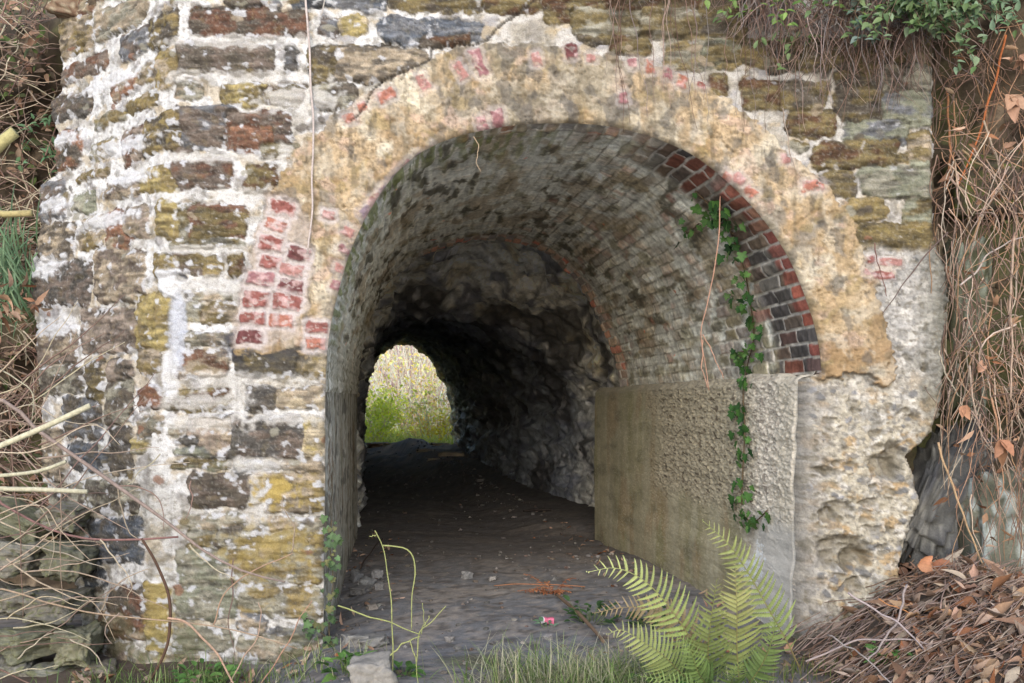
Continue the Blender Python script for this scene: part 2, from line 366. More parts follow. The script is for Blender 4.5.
def stamp_stone(quad, c1, c2, k):
    q = np.asarray(quad, float)
    u0, u1 = q[:, 0].min() - 9, q[:, 0].max() + 9; v0, v1 = q[:, 1].min() - 9, q[:, 1].max() + 9
    i0, i1 = np.searchsorted(v, [v0, v1]); j0, j1 = np.searchsorted(u, [u0, u1])
    if i1 <= i0 or j1 <= j0: return
    sl_ = np.s_[i0:i1, j0:j1]
    x, y = WU[sl_], WV[sl_]
    ar = 0
    for a in range(4): ar += q[a][0] * q[(a+1)%4][1] - q[(a+1)%4][0] * q[a][1]
    if ar < 0: q = q[::-1]
    d = np.full(x.shape, -1e9); dd = []
    for a in range(4):
        A, B = q[a], q[(a+1)%4]; e = (B - A) / (np.linalg.norm(B - A) + 1e-9)
        dd.append((x - A[0]) * e[1] - (y - A[1]) * e[0])
    dd = np.array(dd)
    kk = 3.0
    d = np.log(np.exp(np.clip(dd / kk, -40, 40)).sum(0)) * kk - (2.6 if q[:, 1].mean() < 385 or q[:, 0].mean() < 140 else .9)                    # rounded corners
    r = random.Random(k * 7 + 1)
    d = d + .9 * nC[sl_] + .6 * nD[sl_]; m = sst(0.8, -0.8, d)
    prof = 0.006 + r.uniform(-0.006, 0.008) + 0.013 * (1 - np.exp(np.minimum(d, 0) / 3.5)) + 0.010 * strata[sl_] + 0.004 * nC[sl_] + 0.010 * fbm2(U[sl_] / 18, V[sl_] / 11, 3, 100 + k)
    tilt = r.uniform(-1, 1) * 0.006 * (y - q[:, 1].mean()) / 20 + r.uniform(-1, 1) * 0.005 * (x - q[:, 0].mean()) / 40
    H[sl_] = H[sl_] * (1 - m) + (prof + tilt) * m
    # smeared lime on the stone
    lf = leftness[sl_]
    thr = 0.41 - 0.08 * lf - 0.05 * low[sl_]
    edge = np.exp(np.minimum(d, 0) / 6.0)
    sm = sst(thr, thr + 0.16, nF[sl_] * 0.7 + nC[sl_] * 0.35 + 0.30 * edge * (0.4 + 0.6 * lf) - 0.02) * (0.45 + 0.45 * lf)
    a = lin(PAL[c1]); b = lin(PAL[c2])
    n = fbm2(U[sl_] / 26, V[sl_] / 15, 4, 200 + k)
    c = mixc(np.ones(x.shape + (1,)) * a, b, sst(-0.15, 0.25, n))
    c = c * np.clip(1 + 0.75 * strata[sl_] + 0.30 * nC[sl_] + 0.15 * nD[sl_] + r.uniform(-0.15, 0.12), .3, 1.9)[..., None]
    c = mixc(c, lin((66, 60, 54)), sst(0.14, 0.45, fbm2(U[sl_] / 24, V[sl_] / 9, 4, 300 + k)) * 0.55)
    c = mixc(c, lin((172, 148, 70)), sst(0.22, 0.42, fbm2(U[sl_] / 11, V[sl_] / 11, 3, 400 + k) - 0.04) * (0.7 if c1 in ('Y', 'OY') else 0.35 if c2 in ('Y', 'OY') else 0.12))
    vein = np.abs(fbm2(U[sl_] / 26 + .3 * nC[sl_], V[sl_] / 7, 3, 600 + k)); vm = sst(.05, .0, vein) * sst(-.1, .2, nB[sl_])
    c = c * (1 - .5 * vm)[..., None]; H[sl_] -= .004 * vm * m
    spk = sst(.30, .36, fbm2(U[sl_] / 3.2, V[sl_] / 3.2, 2, 700 + k)); c = mixc(c, lin((176, 170, 156)), spk * .22)
    spd = sst(.30, .36, fbm2(U[sl_] / 3.6, V[sl_] / 2.6, 2, 750 + k)); c = mixc(c, a * .5, spd * .35)
    c = mixc(c, lin((206, 204, 206)), sm)
    gap = np.exp(-((d + .2) / .9) ** 2) * sst(-.05, .2, fbm2(U[sl_] / 13, V[sl_] / 13, 2, 800 + k)) * (1 - sm)
    c = c * (1 - .6 * gap)[..., None]; H[sl_] -= .009 * gap  # stone edge sunk and painted darker as a shadow gap
    Cw[sl_] = mixc(Cw[sl_], 0, m) + c * m[..., None]
for k, (x0, y0, x1, y1, a, b) in enumerate(FRONT):
    r = random.Random(k + 50); j = lambda: r.uniform(-2.2, 2.2)
    stamp_stone([(x0 + j(), y0 + j()), (x1 + j(), y0 + j()), (x1 + j(), y1 + j()), (x0 + j(), y1 + j())], a, b, k)
for k, (q, a, b) in enumerate(LEFT):
    qq = [img2wall(*p) for p in q]
    # a stone that crosses the corner keeps its front part in front px
    stamp_stone(qq, a, b, 200 + k)
# small chips pushed in the mortar
for k in range(150):
    r = random.Random(900 + k); cu, cv = r.uniform(-100, 330), r.uniform(-40, 700)
    if r.random() < 0.35: cu, cv = r.uniform(560, 930), r.uniform(0, 260)
    a_, b_ = r.uniform(3, 8), r.uniform(2, 5); i0, i1 = np.searchsorted(v, [cv - 8, cv + 8]); j0, j1 = np.searchsorted(u, [cu - 11, cu + 11])
    s_ = np.s_[i0:i1, j0:j1]; m = sst(1.1, 0.8, np.hypot((WU[s_] - cu) / a_, (WV[s_] - cv) / b_)) * 0.8
    Cw[s_] = mixc(Cw[s_], lin(r.choice([PAL['O'], PAL['T'], PAL['D'], PAL['GO'], PAL['R']])), m); H[s_] += 0.003 * m

# pale upright slate strip and lime blobs by the corner
def blob(cu, cv, ru, rv, col, amt=1.0, dh=0.0, soft=0.45, noise=0.5):
    i0, i1 = np.searchsorted(v, [cv - rv * 1.9, cv + rv * 1.9]); j0, j1 = np.searchsorted(u, [cu - ru * 1.9, cu + ru * 1.9])
    s_ = np.s_[i0:i1, j0:j1]
    d = np.hypot((U[s_] - cu) / ru, (V[s_] - cv) / rv) + noise * (nF[s_] * 0.8 + nC[s_] * 0.6)
    m = sst(1 + soft / 2, 1 - soft / 2, d) * amt
    if col is not None: Cw[s_] = mixc(Cw[s_], lin(col), m)
    H[s_] += dh * m
blob(178, 328, 9, 46, (196, 198, 208), 0.9, -0.004); blob(172, 282, 16, 14, (226, 224, 226), 1, 0.012); blob(183, 278, 5, 4, (58, 60, 70), 0.9, -0.02)
blob(170, 375, 8, 26, (222, 220, 222), 0.9, 0.004)
for cu, cv, ru, rv in [(240,379,70,7),(200,402,36,8),(205,423,38,9),(290,418,34,7),(240,397,10,16),(260,465,30,8),(262,495,9,18),(255,516,12,10),(240,70+8,70,6),(240,42,80,6),(215,128+30,60,5),(250,196,70,7),(200,250,50,4),(210,285,40,7),(300,100,40,12),(285,165,8,20)]:
    blob(cu, cv, ru, rv, (214, 208, 200), 0.65, 0.004, 0.6, 1.1)
blob(245, 345, 24, 14, (56, 58, 74), 0.8, 0, 0.8, 0.9); blob(290, 352, 40, 8, (60, 60, 70), 0.65, 0, 0.8, 0.9); blob(275, 365, 34, 12, (70, 66, 58), 0.6, 0, 0.8, 0.9)
blob(275, 490, 14, 14, (190, 160, 60), 0.85, 0, 0.8, 1.4); blob(270, 545, 34, 16, (176, 150, 66), 0.6, 0, 1.0, 1.8); blob(160, 620, 12, 30, (182, 156, 70), 0.5, 0, 0.9, 1.6)
for cu, cv, ru, rv in [(-40,180,30,8),(-30,110,40,8),(60,60,60,8),(90,135,50,8),(-60,250,40,10),(60,210,50,8),(-40,320,50,9),(110,170,40,7)]:
    blob(cu, cv, ru, rv, (226, 224, 226), 0.85, 0.006, 0.6, 1.0)

# ---- render (plaster) band round the arch
BAND = catmull([(238, 352), (243, 300), (252, 255), (266, 212), (292, 160), (318, 132), (350, 106), (392, 82), (428, 62), (480, 46), (545, 46), (600, 56), (660, 66), (706, 88), (752, 122),
                (790, 158), (822, 186), (846, 214), (860, 248), (874, 290), (884, 330), (893, 362), (888, 384), (868, 378), (850, 374), (835, 380), (820, 374), (800, 366), (560, 300), (330, 352), (300, 346), (262, 352)], 4)
bsd, _, _ = poly_sdf(WU * 0.6 + U * 0.4, WV * 0.6 + V * 0.4, BAND)
pm = sst(1.8, -1.8, bsd + 7 * nF + 4 * nC - 1)
pl = lin((200, 170, 126)) * np.ones(SH + (1,))
pl = mixc(pl, lin((222, 206, 176)), sst(-0.05, 0.3, nE)); pl = mixc(pl, lin((164, 130, 82)), sst(0.05, 0.35, fbm2(U / 40, V / 40, 5, 31)) * 0.8)
pl = mixc(pl, lin((150, 142, 130)), sst(0.10, 0.35, fbm2(U / 34, V / 60, 4, 32) + 0.22 * sst(420, 500, U) * sst(700, 600, U) - 0.08) * 0.7)
pl = mixc(pl, lin((172, 146, 84)), sst(0.12, 0.35, fbm2(U / 30, V / 30, 4, 33) + 0.14 * sst(700, 800, U) + 0.1 * sst(400, 470, U) * sst(560, 500, U) - .06) * 0.6)
pl = mixc(pl, lin((168, 136, 90)), sst(340, 290, U) * 0.7 * sst(-0.3, 0.3, nB)); pl = mixc(pl, lin((90, 84, 76)), sst(0.30, 0.5, fbm2(U / 14, V / 30, 5, 34) + 0.14 * sst(430, 520, U) * sst(720, 560, U)) * 0.6)
pl = mixc(pl, lin((212, 176, 150)), sst(0.2, 0.4, fbm2(U / 26, V / 22, 3, 35)) * 0.6)
pl = mixc(pl, lin((120, 104, 82)), sst(.30, .38, fbm2(U / 4, V / 4, 3, 36)) * .5)
pl = mixc(pl, lin((128, 112, 84)), sst(.1, .4, fbm2(U / 9, V / 60, 4, 37) + .1 * sst(400, 480, U) * sst(640, 560, U)) * .55)
pl = mixc(pl, lin((150, 134, 106)), sst(400, 470, U) * sst(720, 640, U) * sst(-.35, .25, nE) * .75)
pl = mixc(pl, lin((182, 152, 106)), sst(770, 830, U) * sst(-.3, .15, nB + .4 * nE) * .8)
pl = mixc(pl, lin((160, 122, 74)), sst(330, 352, V) * (U > 700) * sst(-.2, .2, nB + .2) * .6)
pl = mixc(pl, lin((216, 202, 176)), sst(.10, .30, fbm2(U / 24, V / 30, 5, 39)) * .42); pl = mixc(pl, lin((104, 98, 92)), sst(.26, .42, fbm2(U / 22, V / 30, 5, 40) + .20 * sst(420, 500, U) * sst(720, 600, U)) * .6)
pcr = sst(.035, .0, np.abs(fbm2(U / 46 + .25 * nC, V / 46, 4, 47))) * sst(.0, .25, nB + .15); pl = pl * (1 - .35 * pcr)[..., None]
pl = pl * .92 * (1 + 0.25 * nC + 0.25 * nD + 0.35 * nB)[..., None]
flake = sst(.02, .06, fbm2(U / 32, V / 32, 4, 38))
ph = 0.016 + 0.006 * nB + 0.006 * nF + 0.004 * nC + 0.003 * nD + .007 * flake - .006 * pcr - .007 * sst(.30, .40, fbm2(U / 6, V / 6, 3, 48)) + 0.012 * sst(700, 800, U) + .012 * sst(300, 360, V) * (U > 700)
# a second, thicker lip at the right foot
lip = sst(352, 348, V + 5 * nB) * 0
H = H * (1 - pm) + ph * pm; Cw = mixc(Cw, 0, pm) + pl * pm[..., None]
# exposed bricks
hol = np.array([(268, 194), (300, 204), (316, 246), (308, 300), (299, 332), (264, 350), (232, 348), (238, 300), (250, 250)]); hs, _, _ = poly_sdf(WU, WV, hol)
hm = sst(2.5, -2.5, hs + 6 * nF); H -= .013 * hm; Cw = mixc(Cw, lin((190, 172, 156)), hm * .85); Cw = Cw * (1 + .25 * nC * hm)[..., None]
hl = np.exp(-((hs + 6 * nF - 1) / 1.6) ** 2); H += .003 * hl
RB = (158, 90, 80); RP = (164, 108, 110); RD = (120, 66, 66); RO = (186, 114, 90); RK = (186, 128, 118); RG = (146, 124, 136)
BR = [(283,208,24,13,12,RB),(276,225,22,11,14,RO),(271,244,24,14,14,RB),(299,254,24,13,14,RD),(271,262,22,13,14,RB),(292,270,24,12,12,RK),(260,279,28,15,8,RP),(290,287,26,16,10,RD),(257,299,28,15,6,RB),(287,303,28,16,8,RB),
 (253,318,24,13,4,RB),(281,320,24,12,4,RO),(250,337,26,13,2,RD),(317,327,20,11,0,RB),(316,344,21,13,0,RO),(350,120,12,10,-30,RO),(362,107,9,8,-30,RO),(387,96,17,11,-28,RO),(424,84,18,10,62,RK),(461,72,18,10,66,RK),(479,64,28,11,68,RP),
 (484,126,19,11,68,RP),(498,120,22,11,74,RP),(571,53,13,11,88,RD),(632,63,9,8,90,RP),(650,68,14,9,90,RO),(667,75,12,9,96,RP),(682,82,14,11,100,RO),(701,85,9,6,20,RB),(623,99,12,9,80,RP),(811,187,22,11,-4,RO),(784,159,9,9,0,RK),
 (329,216,14,9,8,RK),(349,262-30,14,10,30,RK),(345,250,12,9,24,RP),(341,268,12,9,20,RK),(337,286,12,10,16,RP),(432,152,14,9,-58,RK),(420,159,13,10,-54,RG),(408,169,15,12,-52,RP),(397,180,14,11,-48,RG),(386,190,14,11,-44,RG),(375,201,15,11,-40,RK),(366,212,14,11,-36,RG),
 (727,177,10,9,40,RO),(738,180,12,9,44,RK),(750,192,13,9,48,RO),(536,60,14,9,80,RK),(590,58,10,9,85,RK)]
BR += [(871,259,10,8,0,RB),(890,262,26,8,2,RK),(882,275,24,8,0,RB),(866,272,8,7,0,RK)]
for k, (cu, cv, L, Wd, ang, colr) in enumerate(BR):
    i0, i1 = np.searchsorted(v, [cv - 22, cv + 22]); j0, j1 = np.searchsorted(u, [cu - 22, cu + 22]); s_ = np.s_[i0:i1, j0:j1]
    a = math.radians(ang); x = WU[s_] * 0.5 + U[s_] * 0.5 - cu; y = WV[s_] * 0.5 + V[s_] * 0.5 - cv
    xr = x * math.cos(a) + y * math.sin(a); yr = -x * math.sin(a) + y * math.cos(a)
    d = np.maximum(np.abs(xr) - L / 2 + 1.5, np.abs(yr) - Wd / 2 + 1.5); d = np.where(d > 0, np.hypot(np.maximum(np.abs(xr) - L/2 + 1.5, 0), np.maximum(np.abs(yr) - Wd/2 + 1.5, 0)), d)
    mj = sst(7.5, 3.5, d + 2 * nC[s_]) * (0.75 if cu < 330 else 0.35)                       # pale joint round the brick
    Cw[s_] = mixc(Cw[s_], lin((206, 192, 188)), mj); H[s_] -= 0.006 * mj
    m = sst(2.2, 0.4, d + 1.8 * nF[s_] + 1.2 * nC[s_]) * (1 - .6 * sst(.22, .32, fbm2(U[s_] / 9, V[s_] / 6, 3, 550 + k)))
    c = mixc(np.ones(x.shape + (1,)) * lin(colr), lin((214, 176, 170)), sst(0.0, 0.3, fbm2(U[s_] / 12, V[s_] / 10, 3, 500 + k)) * 0.7) * (1 + 0.3 * nC[s_] + 0.2 * nD[s_])[..., None]
    Cw[s_] = mixc(Cw[s_], 0, m) + c * m[..., None]; H[s_] += (0.008 - 0.002 * nC[s_]) * m

# ---- lime concrete under and right of the band
pit = np.zeros(SH); pitc = np.zeros(SH)
xr_v = [(-60, 933), (240, 934), (256, 944), (300, 948), (400, 944), (432, 934), (455, 909), (478, 914), (500, 921), (522, 914), (545, 905), (566, 899), (585, 905), (620, 914), (720, 934)]
xr = np.interp(V, [a for a, b in xr_v], [b for a, b in xr_v]) + 3 * w1 + 1.5 * w3
reg = np.maximum.reduce([sst(812, 830, U + 6 * w1) * sst(246, 254, V + 6 * w2), sst(370, 378, V + 4 * w2) * sst(790, 800, U)]) * (1 - pm)
for bx, by, bl, bw in [(871, 259, 12, 10), (890, 262, 28, 10), (882, 275, 26, 10), (866, 272, 9, 9)]: reg = reg * (1 - sst(2.5, .5, np.maximum(np.abs(WU * .5 + U * .5 - bx) - bl / 2, np.abs(WV * .5 + V * .5 - by) - bw / 2)))
cc = lin((186, 180, 172)) * np.ones(SH + (1,))
lowr = sst(330, 430, V - 0.25 * (U - 860) + 25 * nE)
cc = mixc(cc, lin((196, 184, 160)), lowr)
cc = mixc(cc, lin((150, 146, 140)), sst(0.08, 0.3, fbm2(U / 22, V / 22, 4, 41)) * 0.7); cc = mixc(cc, lin((190, 156, 104)), sst(0.12, 0.34, fbm2(U / 26, V / 20, 4, 42)) * lowr * 0.9)
cc = mixc(cc, lin((226, 218, 206)), sst(0.1, 0.3, fbm2(U / 14, V / 14, 3, 43)) * 0.6); cc = mixc(cc, lin((84, 84, 88)), sst(0.36, 0.46, fbm2(U / 9, V / 7, 3, 44)) * 0.5)
cc = mixc(cc, lin((120, 118, 96)), sst(905, 945, U + 14 * nB) * 0.6)
cc = mixc(cc, lin((160, 152, 142)), sst(46, 6, opsd + 18 * nF + 10 * nC) * sst(376, 390, V) * .75); cc = mixc(cc, lin((120, 110, 94)), sst(.26, .40, fbm2(U / 4.5, V / 4, 3, 49)) * .5)
cc = cc * .95 * (1 + 0.3 * nC + 0.25 * nD)[..., None]
chh = 0.004 + 0.015 * fbm2(U / 30, V / 26, 4, 45) * (0.4 + 0.9 * lowr) + 0.008 * fbm2(U / 9, V / 8, 3, 46) + 0.004 * nD
rr = random.Random(77)
pits = [(842, 552, 30, 17, .055), (858, 560, 14, 14, .05), (826, 516, 10, 8, .04), (838, 508, 16, 8, .03), (868, 503, 12, 5, .03), (822, 470, 14, 5, .03), (852, 586, 12, 9, .04), (884, 467, 16, 14, .05), (893, 462, 12, 16, .05), (870, 528, 8, 4, .02), (806, 548, 5, 9, .025)]
for _ in range(330): 
    s_ = rr.random() ** 3 * 5 + 1.3
    pits.append((rr.uniform(802, 915), rr.uniform(405, 650), s_ * rr.uniform(.8, 1.6), s_ * rr.uniform(.6, 1.1), 0.0028 * s_))
for _ in range(50):
    s_ = rr.random() * 2.5 + 1.2; pits.append((rr.uniform(865, 940), rr.uniform(260, 400), s_ * 1.2, s_, 0.003 * s_))
for cu, cv, a_, b_, dp in pits:
    i0, i1 = np.searchsorted(v, [cv - 2 * b_ - 4, cv + 2 * b_ + 4]); j0, j1 = np.searchsorted(u, [cu - 2 * a_ - 4, cu + 2 * a_ + 4]); s_ = np.s_[i0:i1, j0:j1]
    d = np.hypot((WU[s_] - cu) / a_, (WV[s_] - cv) / b_); m = sst(1.15, 0.55, d)
    chh[s_] -= dp * m; cc[s_] = mixc(cc[s_], lin((122, 112, 92)), m * 0.55)
for _ in range(120):                                                   # aggregate stones
    cu, cv = rr.uniform(800, 915), rr.uniform(380, 650); a_ = rr.uniform(1.5, 5); b_ = a_ * rr.uniform(.5, .9)
    i0, i1 = np.searchsorted(v, [cv - 8, cv + 8]); j0, j1 = np.searchsorted(u, [cu - 8, cu + 8]); s_ = np.s_[i0:i1, j0:j1]
    m = sst(1.1, 0.85, np.hypot((WU[s_] - cu) / a_, (WV[s_] - cv) / b_)); chh[s_] += 0.007 * m
    cc[s_] = mixc(cc[s_], lin(rr.choice([(150, 148, 150), (186, 178, 166), (206, 190, 160), (140, 132, 120), (120, 118, 118)])), m * 0.85)
kq = sst(0, 20, opsd); chh = np.where(V > 376, chh * kq + .004 * (1 - kq) * (1 + nC), chh)
H = H * (1 - reg) + chh * reg; Cw = mixc(Cw, 0, reg) + cc * reg[..., None]

# crack over the crown
CR = catmull([(352, 122), (364, 108), (374, 90), (392, 78), (416, 68), (429, 60), (432, 50), (440, 47), (470, 46), (486, 40), (498, 28), (512, 18), (526, 8), (540, -4)], 6)
cd = np.full(SH, 1e9)
for a in CR: cd = np.minimum(cd, np.hypot(WU * 0.35 + U * 0.65 - a[0], WV * 0.35 + V * 0.65 - a[1]) / 1.0)
cm = sst(2.1, 0.9, cd + .5 * nC); H -= 0.010 * cm; Cw = mixc(Cw, lin((70, 62, 54)), cm * 0.8)
# moss near the ground, browner towards the top at the right
Cw = mixc(Cw, lin((92, 92, 52)), sst(0.05, 0.35, nE + 0.5 * sst(600, 700, V) - 0.12) * sst(560, 680, V) * 0.7)
Cw = mixc(Cw, lin((96, 84, 60)), sst(90, 10, V) * sst(560, 700, U) * 0.55 * sst(-0.3, 0.3, nB))
# vertical run-off stains
Cw = mixc(Cw, lin((98, 90, 74)), sst(0.18, 0.42, fbm2(U / 16, V / 130, 4, 61)) * 0.18 * leftness)

# ---- place in space
t = np.maximum(0, XC - U) / 200.0
lf = sst(3, -3, U - XC)
Xf = np.where(U >= XC, (U - 512) / 200, (XC - 512) / 200 - 0.8 * t); Yf = 0.6 * t; Zf = EYE + (HOR - V) / 200
nxv = -0.6 * lf; nyv = -(1 - lf) - 0.8 * lf
nn = np.hypot(nxv, nyv); nxv /= nn; nyv /= nn
H = H - 0.004 * np.exp(-((U - XC) / 3.0) ** 2)
rim = np.exp(-np.maximum(opsd, 0) / 2.5); H = H * (1 - 0.85 * rim * (1 - .75 * sst(374, 382, V) * (U > 700))) - 0.012 * rim
RR_ = 15.0; jq = np.clip(1 - np.maximum(opsd, 0) / RR_, 0, 1); H -= sst(375, 380, V) * (U > 700) * (RR_ / 200) * (1 - np.sqrt(np.clip(1 - jq ** 2, 0, 1)))
su = np.where(opsd < 0, onx - U, 0); sv = np.where(opsd < 0, ony - V, 0)
snap = (opsd < 0) & (opsd > -1.3 * STEP)
Xf = Xf + np.where(snap, su / 200, 0); Zf = Zf - np.where(snap, sv / 200, 0)
Xf = Xf - .19 * sst(375, 380, V) * (U > 700) * np.maximum(0, -H) * np.exp(-np.maximum(opsd, 0) / 6)
WX = Xf + nxv * H; WY = Yf + nyv * H; WZ = Zf
lp = [(58, -50), (56, 0), (58, 22), (62, 60), (60, 92), (50, 104), (54, 126), (57, 136), (56, 172), (40, 186), (37, 222), (40, 230), (30, 262), (28, 305), (36, 330), (40, 400), (44, 480), (58, 540), (78, 600), (76, 690)]
lw = np.array([img2wall(a, b) for a, b in lp])
ul = np.interp(V, lw[:, 1], lw[:, 0]) + 5 * w1 + 2.5 * w3
FQ = grid_faces(*SH)
okv = ((opsd > -1.25 * STEP) & (U < xr) & (U > ul)).ravel()
FQ = FQ[okv[FQ].all(1)]
# outward bending of the free right edge (stones rounded off)
WV3 = np.stack([WX, WY, WZ], -1).reshape(-1, 3); CW3 = Cw.reshape(-1, 3); LU = (CW3 @ np.array([.25, .6, .15]))[:, None]; CW3 = np.clip(LU + (CW3 - LU) * .80, .004, 1) * 0.64
re = sst(5, 0, (xr - U)).ravel() * (U > 700).ravel(); WV3[:, 1] += 0.02 * re
le = sst(7, 0, (U - ul)).ravel() * (U < 200).ravel(); WV3[:, 1] += 0.03 * le; WV3[:, 0] += 0.01 * le
pmf = pm.ravel()[FQ].mean(1); rgf = reg.ravel()[FQ].mean(1)
is_pl = pmf > 0.5; is_rb = (rgf > 0.5) & ~is_pl; is_ms = ~is_pl & ~is_rb
portal = thing('tunnel_portal', (0.3, 0, 0), 'old stone tunnel portal with a peeling tan plaster arch and brick vault', 'tunnel portal')
rightfree = lambda a, b: (a[:, 0] > 1.72) & (b[:, 0] > 1.72)
outer = lambda a, b: ((a[:, 0] < -1.9) & (b[:, 0] < -1.9)) | ((a[:, 0] > 2.08) & (b[:, 0] > 2.08) & (a[:, 2] > 1.95)) | ((a[:, 2] > 3.4) & (b[:, 2] > 3.4))
V2, F2, C2 = extrude_border(WV3, FQ[is_ms], CW3, (0.03, 0.34, 0), outer, 0.8)
mesh_np('masonry_face', V2, F2, C2, M_STONE, portal)
mesh_np('plaster_arch_band', WV3, FQ[is_pl], CW3, M_PLASTER, portal)
V2, F2, C2 = extrude_border(WV3, FQ[is_rb], CW3, (0.0, 0.32, 0), lambda a, b: (a[:, 0] > 1.895) & (b[:, 0] > 1.895) & (np.abs(a[:, 1]) < 0.3) & ((a[:, 0] > 2.12) | (a[:, 2] < 1.0)), 0.9)
mesh_np('lime_concrete_pier', V2, F2, C2, M_RUBBLE, portal)

# ------------------------------------------------------------------ brick lining
NA, NY = 520, 470
A0 = resample(to3(ARCH0, 0.0), NA); A1 = resample(to3(ARCH1, DEPTH), NA)
ys = np.linspace(0, 1, NY) ** 1.25
Yv = 0.006 + (DEPTH - 0.006) * ys
B0 = A0[:, None] * (1 - Yv[None, :, None] / DEPTH) + A1[:, None] * (Yv[None, :, None] / DEPTH); B0[..., 1] = Yv[None]
arcm = np.r_[0, np.cumsum(np.linalg.norm(np.diff(A0, axis=0), axis=1))]
ARC = arcm[-1]
S = arcm[:, None] * np.ones((1, NY)); YY = Yv[None] * np.ones((NA, 1)); a01 = S / ARC
ta = np.gradient(B0, axis=0); ty = np.gradient(B0, axis=1); nrm = np.cross(ty, ta); nrm /= np.linalg.norm(nrm, axis=2)[..., None]
cen = np.array([0.2, 2, 1.2]); 
if (nrm[NA // 2, 10] @ np.array([0, 0, -1])) < 0: nrm = -nrm
ws = S + 0.010 * fbm2(S / .12, YY / .2, 2, 71); wy = YY + 0.012 * fbm2(S / .1, YY / .12, 2, 72)
CH = 0.0765; ci = np.floor(ws / CH); cf = ws / CH - ci
hsh = (np.sin(ci * 12.9898) * 43758.5453) % 1
BL = np.where(YY < 0.36, 0.225, 0.225)
bo = wy / BL + np.where(ci % 2 == 0, 0.0, 0.5) + 0.1 * hsh; bi = np.floor(bo); bf = bo - bi
rnd = (np.sin(ci * 127.1 + bi * 311.7) * 43758.5453) % 1; rnd2 = (np.sin(ci * 269.5 + bi * 183.3) * 43758.5453) % 1
jd = np.minimum(np.minimum(cf, 1 - cf) * CH, np.minimum(bf, 1 - bf) * 0.225)
brick = sst(0.004, 0.009, jd)
v1 = fbm2(S / .5, YY / .9, 4, 73); v2 = fbm2(S / .10, YY / .35, 4, 74); v3 = fbm2(S / .05, YY / .05, 3, 75); v4 = fbm2(S / .25, YY / .25, 4, 76); v5 = fbm2(S / .04, YY / .5, 4, 77)
mouthR = sst(0.60, 0.66, a01) * sst(0.56, 0.42, YY + 0.08 * v2)
innerR = sst(0.80, 0.88, a01 + 0.08 * v4) * sst(2.0, 1.2, YY + 0.4 * v1) * (1 - mouthR) * .8
ring = sst(3.62, 3.72, YY + 0.10 * v4) * sst(0.3, 0.4, a01)
edgeB = sst(0.16, 0.10, YY + 0.02 * v3)
expo = np.clip(mouthR + ring + innerR * sst(-0.2, 0.1, v4 + rnd * 0.5 - 0.15) + edgeB * 0.7 * sst(.3, .5, a01), 0, 1)
wash = lin((168, 167, 160)) * np.ones(S.shape + (1,))
wash = mixc(wash, lin((138, 134, 118)), sst(0, 0.3, v2)); wash = mixc(wash, lin((172, 166, 154)), sst(0.14, 0.36, v4) * 0.7)
wash = mixc(wash, lin((124, 108, 84)), sst(0.1, 0.3, fbm2(S / .3, YY / .6, 4, 78)) * 0.6)
wash = mixc(wash, lin((50, 48, 44)), sst(0.26, 0.55, .6 * v1 + 0.9 * v2 + .3 * v3 + 0.10 * sst(.62, .5, a01) * sst(.15, .3, a01)) * 0.75)
wash = mixc(wash, lin((84, 88, 50)), sst(0.05, 0.3, v5 + 0.12) * sst(1.0, 0.1, YY + .3 * v1) * sst(.66, .4, a01) * 0.85)
wash = mixc(wash, lin((188, 104, 70)), sst(0.85, 0.9, fbm2(S / .11, YY / .17, 2, 79)) * 0.7)
v6 = fbm2(S / .022, YY / .30, 4, 69); wash = wash * np.clip(1 + 0.45 * v5 + .25 * v6 + 0.4 * v3, .25, 2)[..., None]
bpal = np.array([lin(c) for c in [(130, 82, 68), (92, 86, 84), (114, 96, 84), (92, 86, 82), (126, 108, 92), (124, 118, 110), (132, 96, 78), (104, 90, 82)]])
bcol = bpal[(rnd * 7.99).astype(int)]
front_red = sst(0.18, 0.13, YY) * sst(.7, .75, a01)
bcol = mixc(bcol, lin((140, 70, 58)), front_red * (rnd2 > 0.5) * 0.7)
bcol = mixc(bcol, lin((80, 76, 74)), sst(.88, .97, a01) * (rnd2 < 0.7) * 0.75)
bcol = mixc(bcol, bpal[(rnd2 * 7.99).astype(int)] * 2.0 + .03, ring * .9)
bcol = mixc(bcol, lin((104, 98, 66)), innerR * (rnd2 > .5) * .7)
bcol = bcol * (1 - .28 * mouthR * (1 - front_red))[..., None] * (1 + 0.35 * v3 + 0.3 * v2)[..., None]
jc = mixc(np.ones(S.shape + (1,)) * lin((176, 170, 162)), lin((124, 116, 100)), sst(-.1, .3, v4) * (0.5 + .5 * (1 - mouthR)))
bare = mixc(jc, 0, brick) + bcol * brick[..., None]
faint = (1 - brick) * (0.35 + 0.5 * sst(0.0, .2, v4))
wash = mixc(wash, lin((84, 78, 66)), faint * sst(.45, .58, a01) * 0.9)
tint = sst(0.30, 0.75, rnd2) * brick * sst(.5, .62, a01) * sst(-.1, .3, v4 + .1)
wash = mixc(wash, bcol * 1.25, 0.42 * tint); wash = wash * (1 + .34 * (rnd - .5) * brick * sst(.45, .6, a01))[..., None]
lspr = sst(.11, .02, a01 + .04 * v4); wl = mixc(np.ones(S.shape + (1,)) * lin((150, 146, 134)), lin((112, 108, 92)), sst(-.05, .25, fbm2(YY / .12, S / .9, 4, 92))); wl = mixc(wl, lin((176, 172, 164)), sst(.05, .25, fbm2(YY / .05, S / 1.6, 3, 96)) * .8); wash = mixc(wash, wl * .85, lspr)
Cv = mixc(wash, 0, expo) + bare * expo[..., None]
hv = (0.008 * brick * (0.45 + 0.55 * expo) + 0.004 * v3 + 0.010 * v2 + 0.014 * v4 + 0.012 * v5 * sst(.55, .4, a01) + 0.008 * (rnd - .5) * brick * (0.4 + 0.6 * expo))
